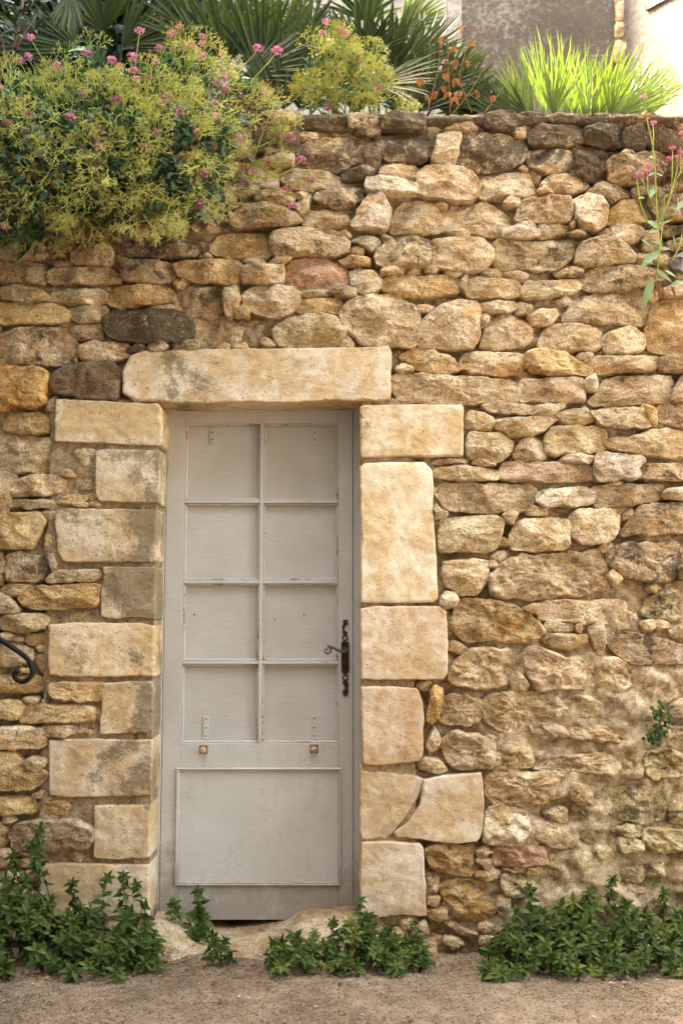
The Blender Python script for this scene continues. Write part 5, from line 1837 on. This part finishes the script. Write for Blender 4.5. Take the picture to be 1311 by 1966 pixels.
# ---- fan palms
def frond(root, base, hub, ang, L, blades, spread, rng, mat, tilt=.2, w=.011, droop=.12, flat=0.0):
    """hub: 3-D point; ang: direction in the wall plane (deg, 90 = up); tilt: lean towards the street"""
    a = math.radians(ang)
    m = unit(np.array((math.cos(a), -tilt, math.sin(a))))
    nrm = unit(np.array((rng.normal(0, .25), -1.0, .35 + rng.normal(0, .2))))
    s = unit(np.cross(m, nrm)); nrm = np.cross(s, m)
    mb = MB()
    ts = np.array((0, .12, .35, .65, .88, 1.0))
    ws = np.array((.25, .75, 1.0, .85, .45, .03))
    for k in range(blades):
        u = (k + .5) / blades * 2 - 1 + rng.normal(0, .03)
        b_ = u * math.radians(spread)
        d = m * math.cos(b_) + s * math.sin(b_)
        l = L * (1 - .22 * abs(u) ** 2) * rng.uniform(.86, 1.08)
        side = unit(np.cross(d, nrm))
        fold = nrm * .5
        dr = droop * l * rng.uniform(.4, 1.6)
        bend = rng.normal(0, .05) * l
        c = hub + d * (ts[:, None] * l) + np.array((0, -.3, -1.0)) * (dr * ts[:, None] ** 2.2) + side * (bend * ts[:, None] ** 2) + nrm * (.03 * l * math.cos(k * math.pi)) * ts[:, None] * .5
        W = (ws * w * rng.uniform(.85, 1.15))[:, None]
        V = np.concatenate([c - side * W + fold * W, c, c + side * W + fold * W])
        n = len(ts)
        f = []
        for q in range(n - 1):
            f.append((q, q + 1, n + q + 1, n + q)); f.append((n + q, n + q + 1, 2 * n + q + 1, 2 * n + q))
        mb.add(V, f, float(np.clip(rng.normal(.5, .25), 0, 1)))
    mb.tube(bez(np.array(base), (np.array(base) + hub) / 2 + np.array((0, .03, .05)), hub, 6), np.linspace(.009, .006, 6), 5, .5, False)
    return mb.build('frond', M[mat], root)


def palm(label, base_px, Y, fronds, seed, mat='palm'):
    rng = np.random.default_rng(seed)
    base = at(base_px[0], base_px[1], Y); base[2] = 3.22
    root = empty('fan_palm', tuple(base), label, 'palm', 'dwarf fan palms in the raised garden')
    tb = MB()
    tp = base + np.array((0, 0, .22))
    tb.tube([base - np.array((0, 0, .05)), base + np.array((.01, 0, .1)), tp], [.075, .07, .055], 9)
    tb.build('trunk', M['bark'], root)
    for fr in fronds:
        px, py, ang, L, nb, sp = fr[:6]
        dY = fr[6] if len(fr) > 6 else 0.0
        mt = fr[7] if len(fr) > 7 else mat
        frond(root, tp, at(px, py, Y + dY), ang, L, nb, sp, rng, mt, tilt=fr[8] if len(fr) > 8 else .2, w=fr[9] if len(fr) > 9 else .0105, droop=fr[10] if len(fr) > 10 else .08)
    return root


palm('dark green fan palm behind the right side of the big flowering bush', (470, 240), .85,
     [(437, 118, 96, .52, 22, 62), (500, 150, 74, .50, 22, 55), (532, 172, 48, .44, 22, 60), (392, 95, 112, .44, 20, 55, .1), (560, 118, 62, .42, 20, 50, .35), (470, 150, 30, .38, 18, 50, -.1), (520, 90, 85, .4, 20, 60, .5),
      (455, 60, 80, .35, 18, 60, .7), (590, 80, 85, .35, 18, 60, .8),
      (545, 208, 100, .34, 18, 60, -.15), (575, 210, 62, .36, 18, 60, -.1), (610, 205, 88, .36, 18, 60, .1), (520, 215, 140, .3, 16, 50, -.2)], 51)
palm('green fan palm in the middle of the raised garden with one bright sunlit frond', (735, 240), 1.0,
     [(695, 112, 84, .36, 22, 62), (745, 136, 104, .38, 22, 55), (762, 140, 62, .38, 22, 58), (645, 112, 112, .34, 18, 55, .2), (725, 165, 8, .36, 20, 45, -.35, 'palm', .5, .009, .22), (800, 192, 32, .36, 20, 50, -.1),
      (830, 205, 74, .38, 20, 50, -.1), (872, 208, 62, .30, 18, 60, -.15), (772, 63, 46, .30, 22, 42, .4, 'palm_sunlit', .2, .012), (700, 40, 95, .34, 20, 70, .5), (800, 120, 55, .34, 18, 60, .2), (860, 150, 40, .26, 16, 60, 0),
      (640, 210, 95, .36, 18, 60, 0), (690, 212, 80, .36, 18, 60, .1), (765, 214, 104, .34, 18, 60, -.1), (805, 214, 62, .30, 16, 60, -.2), (860, 218, 88, .28, 16, 60, -.2), (910, 222, 110, .26, 16, 60, -.1), (940, 224, 70, .22, 14, 60, -.1)], 52)
fr = []
rngp = np.random.default_rng(5)
for k, (px, ang, L, dY) in enumerate(((965, 150, .22, -.1), (985, 128, .28, 0), (1000, 116, .32, .1), (1025, 112, .36, -.15), (1045, 100, .42, .05), (1062, 94, .46, 0), (1085, 92, .44, -.1), (1100, 84, .36, .15), (1118, 78, .42, 0), (1140, 88, .36, .1),
                                    (1150, 66, .40, -.15), (1172, 60, .42, 0), (1190, 50, .40, .05), (1205, 42, .36, -.1), (1180, 34, .34, -.15), (1130, 100, .32, -.2), (1060, 80, .34, -.2), (1015, 140, .26, -.2), (1225, 75, .34, .2), (1240, 62, .34, .25), (1170, 80, .32, -.2), (1000, 95, .24, -.2))):
    fr.append((px, 226, ang, L, 11, 25, dY, 'palm' if k in (0, 1, 17) else 'palm_sunlit', .15, .0048, .05))
palm('bright yellow-green fan palm glowing in the sun at the right behind the wall top', (1090, 250), .75, fr, 53, 'palm_sunlit')
palm('shaded fan palm with drooping leaves at the top left behind the flowers', (190, 230), 1.25,
     [(155, 95, 150, .38, 18, 50), (235, 88, 40, .4, 18, 50), (200, 60, 100, .4, 18, 60), (140, -15, 268, .26, 14, 34, -.2), (60, 90, 150, .35, 16, 50), (260, 95, 15, .36, 16, 40, 0, 'palm', .3, .008, .2), (100, 120, 120, .3, 16, 60), (330, 40, 70, .4, 18, 60, .3)], 54)

# dark evergreen shrub filling the top left
SH = empty('evergreen_shrub', (at(150, 200, 1.9)[0], 1.9, 3.22), 'dark evergreen shrub with brown stems at the top left corner', 'shrub')
rng = np.random.default_rng(66)
n = 7000
px = rng.uniform(-160, 400, n); py = rng.uniform(-150, 210, n); Y = rng.uniform(1.4, 2.9, n)
keep = py > -120 + 60 * np.sin(px * .03) + np.maximum(0, px - 300) * 1.0
px, py, Y = px[keep], py[keep], Y[keep]
P = np.array([at(a, b_, y) for a, b_, y in zip(px, py, Y)])
P = P[P[:, 2] > 3.25]; n = len(P)
mb = MB()
L = rng.uniform(.06, .13, n)
add_leaves(mb, P, rng.normal(0, 1, (n, 3)) + np.array((0, -.3, -.2)), rng.normal(0, .5, (n, 3)) + np.array((0, -.5, 1)), L, L * .42, 'lance', np.clip(rng.normal(.4, .3, n), 0, 1))
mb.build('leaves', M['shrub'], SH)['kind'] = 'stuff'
for (a, m, e, r) in (((5, 190, .7), (28, 110, .72), (45, 0, .8), .011), ((20, 150, .72), (10, 80, .75), (-20, 10, .8), .008), ((290, 190, 1.6), (300, 80, 1.6), (315, -60, 1.7), .02), ((30, 95, .73), (50, 60, .75), (70, 30, .8), .006)):
    mb = MB(); mb.tube(bez(at(*a), at(*m), at(*e), 9), np.linspace(r, r * .7, 9), 6); mb.build('branch', M['bark'], SH)
n = 90
mb = MB()
P = np.array([at(rng.uniform(-10, 90), rng.uniform(-20, 70), rng.uniform(.6, .9)) for _ in range(n)])
L = rng.uniform(.035, .07, n)
add_leaves(mb, P, rng.normal(0, .6, (n, 3)) + np.array((0, -.3, -.6)), rng.normal(0, .4, (n, 3)) + np.array((0, -.8, .7)), L, L * .4, 'lance', rng.uniform(.4, 1, n))
mb.build('near_leaves', M['shrub'], SH)['kind'] = 'stuff'
S2 = empty('leafy_shrub', (at(540, 200, 2.2)[0], 2.2, 3.22), 'small leafy green shrub behind the dark palm', 'shrub')
n = 700
P = np.array([at(rng.normal(500, 50), rng.normal(60, 45), rng.uniform(1.9, 2.5)) for _ in range(n)])
mb = MB(); L = rng.uniform(.04, .075, n)
add_leaves(mb, P, rng.normal(0, 1, (n, 3)), rng.normal(0, .5, (n, 3)) + np.array((0, -.5, 1)), L, L * .45, 'ovate', rng.uniform(0, 1, n))
mb.build('leaves', M['shrub'], S2)['kind'] = 'stuff'
mb = MB(); mb.tube([at(530, 260, 2.2), at(535, 150, 2.2), at(545, 40, 2.25)], [.02, .016, .01], 6); mb.build('trunk', M['bark'], S2)

# low dark undergrowth on the garden ground behind the wall top
n = 3600
gx = rng.uniform(-2.2, 1.7, n); gy = rng.uniform(.42, 2.4, n)
hmax = .18 + .22 * (fbm(np.stack([gx * 2.5, gy * 2.5, gx * 0], 1), 3, 12) + .5) + .12 * gy
P = np.stack([gx, gy, 3.22 + hmax * rng.uniform(0, 1, n)], 1)
P = P[~((gx > .9) & (P[:, 2] > 3.55))]
n = len(P)
mb = MB(); L = rng.uniform(.04, .09, n)
add_leaves(mb, P, rng.normal(0, .8, (n, 3)) + np.array((0, -.4, .3)), rng.normal(0, .5, (n, 3)) + np.array((0, -.6, 1)), L, L * .36, 'lance', np.clip(rng.normal(.45, .25, n), 0, 1))
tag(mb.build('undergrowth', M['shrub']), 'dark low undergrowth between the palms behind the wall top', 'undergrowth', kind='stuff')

# dead stalks with withered leaves
DS = empty('withered_plant', tuple(at(865, 215, .22)), 'dead stalks with curled brown leaves standing on the wall top', 'dead plant')
rng = np.random.default_rng(91)
for pl in ([(864, 218), (860, 120), (858, 20), (859, -10)], [(905, 216), (880, 150), (896, 90), (903, 40)], [(930, 216), (950, 190), (985, 140)], [(820, 216), (840, 140), (846, 80)], [(870, 216), (900, 180), (930, 130)]):
    a = np.array([at(x, y, .20) for x, y in pl]); t = np.linspace(0, len(pl) - 1, 9)
    mb = MB(); mb.tube(np.stack([np.interp(t, range(len(pl)), a[:, k]) for k in range(3)], 1), np.linspace(.0022, .0012, 9), 5, .5, False)
    mb.build('stalk', M['val_dry'], DS)
for (x, y) in ((856, 123), (872, 125), (895, 126), (854, 151), (874, 160), (863, 186), (916, 183), (946, 193), (905, 86), (846, 79), (819, 193), (804, 160), (850, 175), (868, 100), (858, 140), (880, 185), (840, 185), (870, 196), (893, 60)):
    mb = MB()
    for q in range(2):
        L = rng.uniform(.024, .042)
        add_leaves(mb, at(x + rng.normal(0, 3), y - 10, .19), np.array((rng.normal(0, .35), -.2, -1)), np.array((rng.normal(0, .7), -1, rng.normal(0, .3))), L, L * .5, 'ovate', rng.uniform(0, 1), .45, .5)
    mb.build('withered_leaf', M['dry_leaf'], DS)

# ================================================================== grit and leaf litter along the foot of the wall
rng = np.random.default_rng(123)
mb = MB()
OCT = np.array([(1, 0, 0), (-1, 0, 0), (0, 1, 0), (0, -1, 0), (0, 0, 1), (0, 0, -1)], float)
OF = [(0, 2, 4), (2, 1, 4), (1, 3, 4), (3, 0, 4), (2, 0, 5), (1, 2, 5), (3, 1, 5), (0, 3, 5)]
for k in range(1500):
    x = rng.uniform(-1.5, 1.5); y = -abs(rng.normal(0, .22)) - .02 if k % 3 else rng.uniform(-1.0, -.02)
    r = rng.uniform(.002, .006) if k % 60 else rng.uniform(.008, .015)
    v = OCT * rng.uniform(.6, 1.2, (6, 1)) * r * np.array((1, 1, .55)) + rng.normal(0, .12, (6, 3)) * r
    a = rng.uniform(0, 6.28); c, s_ = math.cos(a), math.sin(a)
    v = v @ np.array(((c, s_, 0), (-s_, c, 0), (0, 0, 1)))
    mb.add(v + np.array((x, y, .003 + r * .2 + .02 * math.exp(-((y - .02) / .075) ** 2))), OF, rng.uniform(0, 1))
o = mb.build('gravel', M['grit'], None, False)
tag(o, 'loose grit scattered on the street along the wall', 'gravel', kind='stuff')
mb = MB()
for k in range(520):
    x = rng.uniform(-1.5, 1.5); y = -abs(rng.normal(0, .13)) - .05
    a = rng.uniform(0, 6.28); L = rng.uniform(.008, .024)
    add_leaves(mb, np.array((x, y, .010 + .018 * math.exp(-((y - .02) / .075) ** 2) + rng.uniform(0, .006))), np.array((math.cos(a), math.sin(a), rng.normal(0, .25))), np.array((0, 0, 1)) + rng.normal(0, .35, 3), L, L * .5, 'ovate', rng.uniform(0, 1), rng.uniform(-.4, .4), .3)
o = mb.build('leaf_litter', M['dry_leaf'])
tag(o, 'small dry brown leaves and bits along the wall foot', 'leaf litter', kind='stuff')
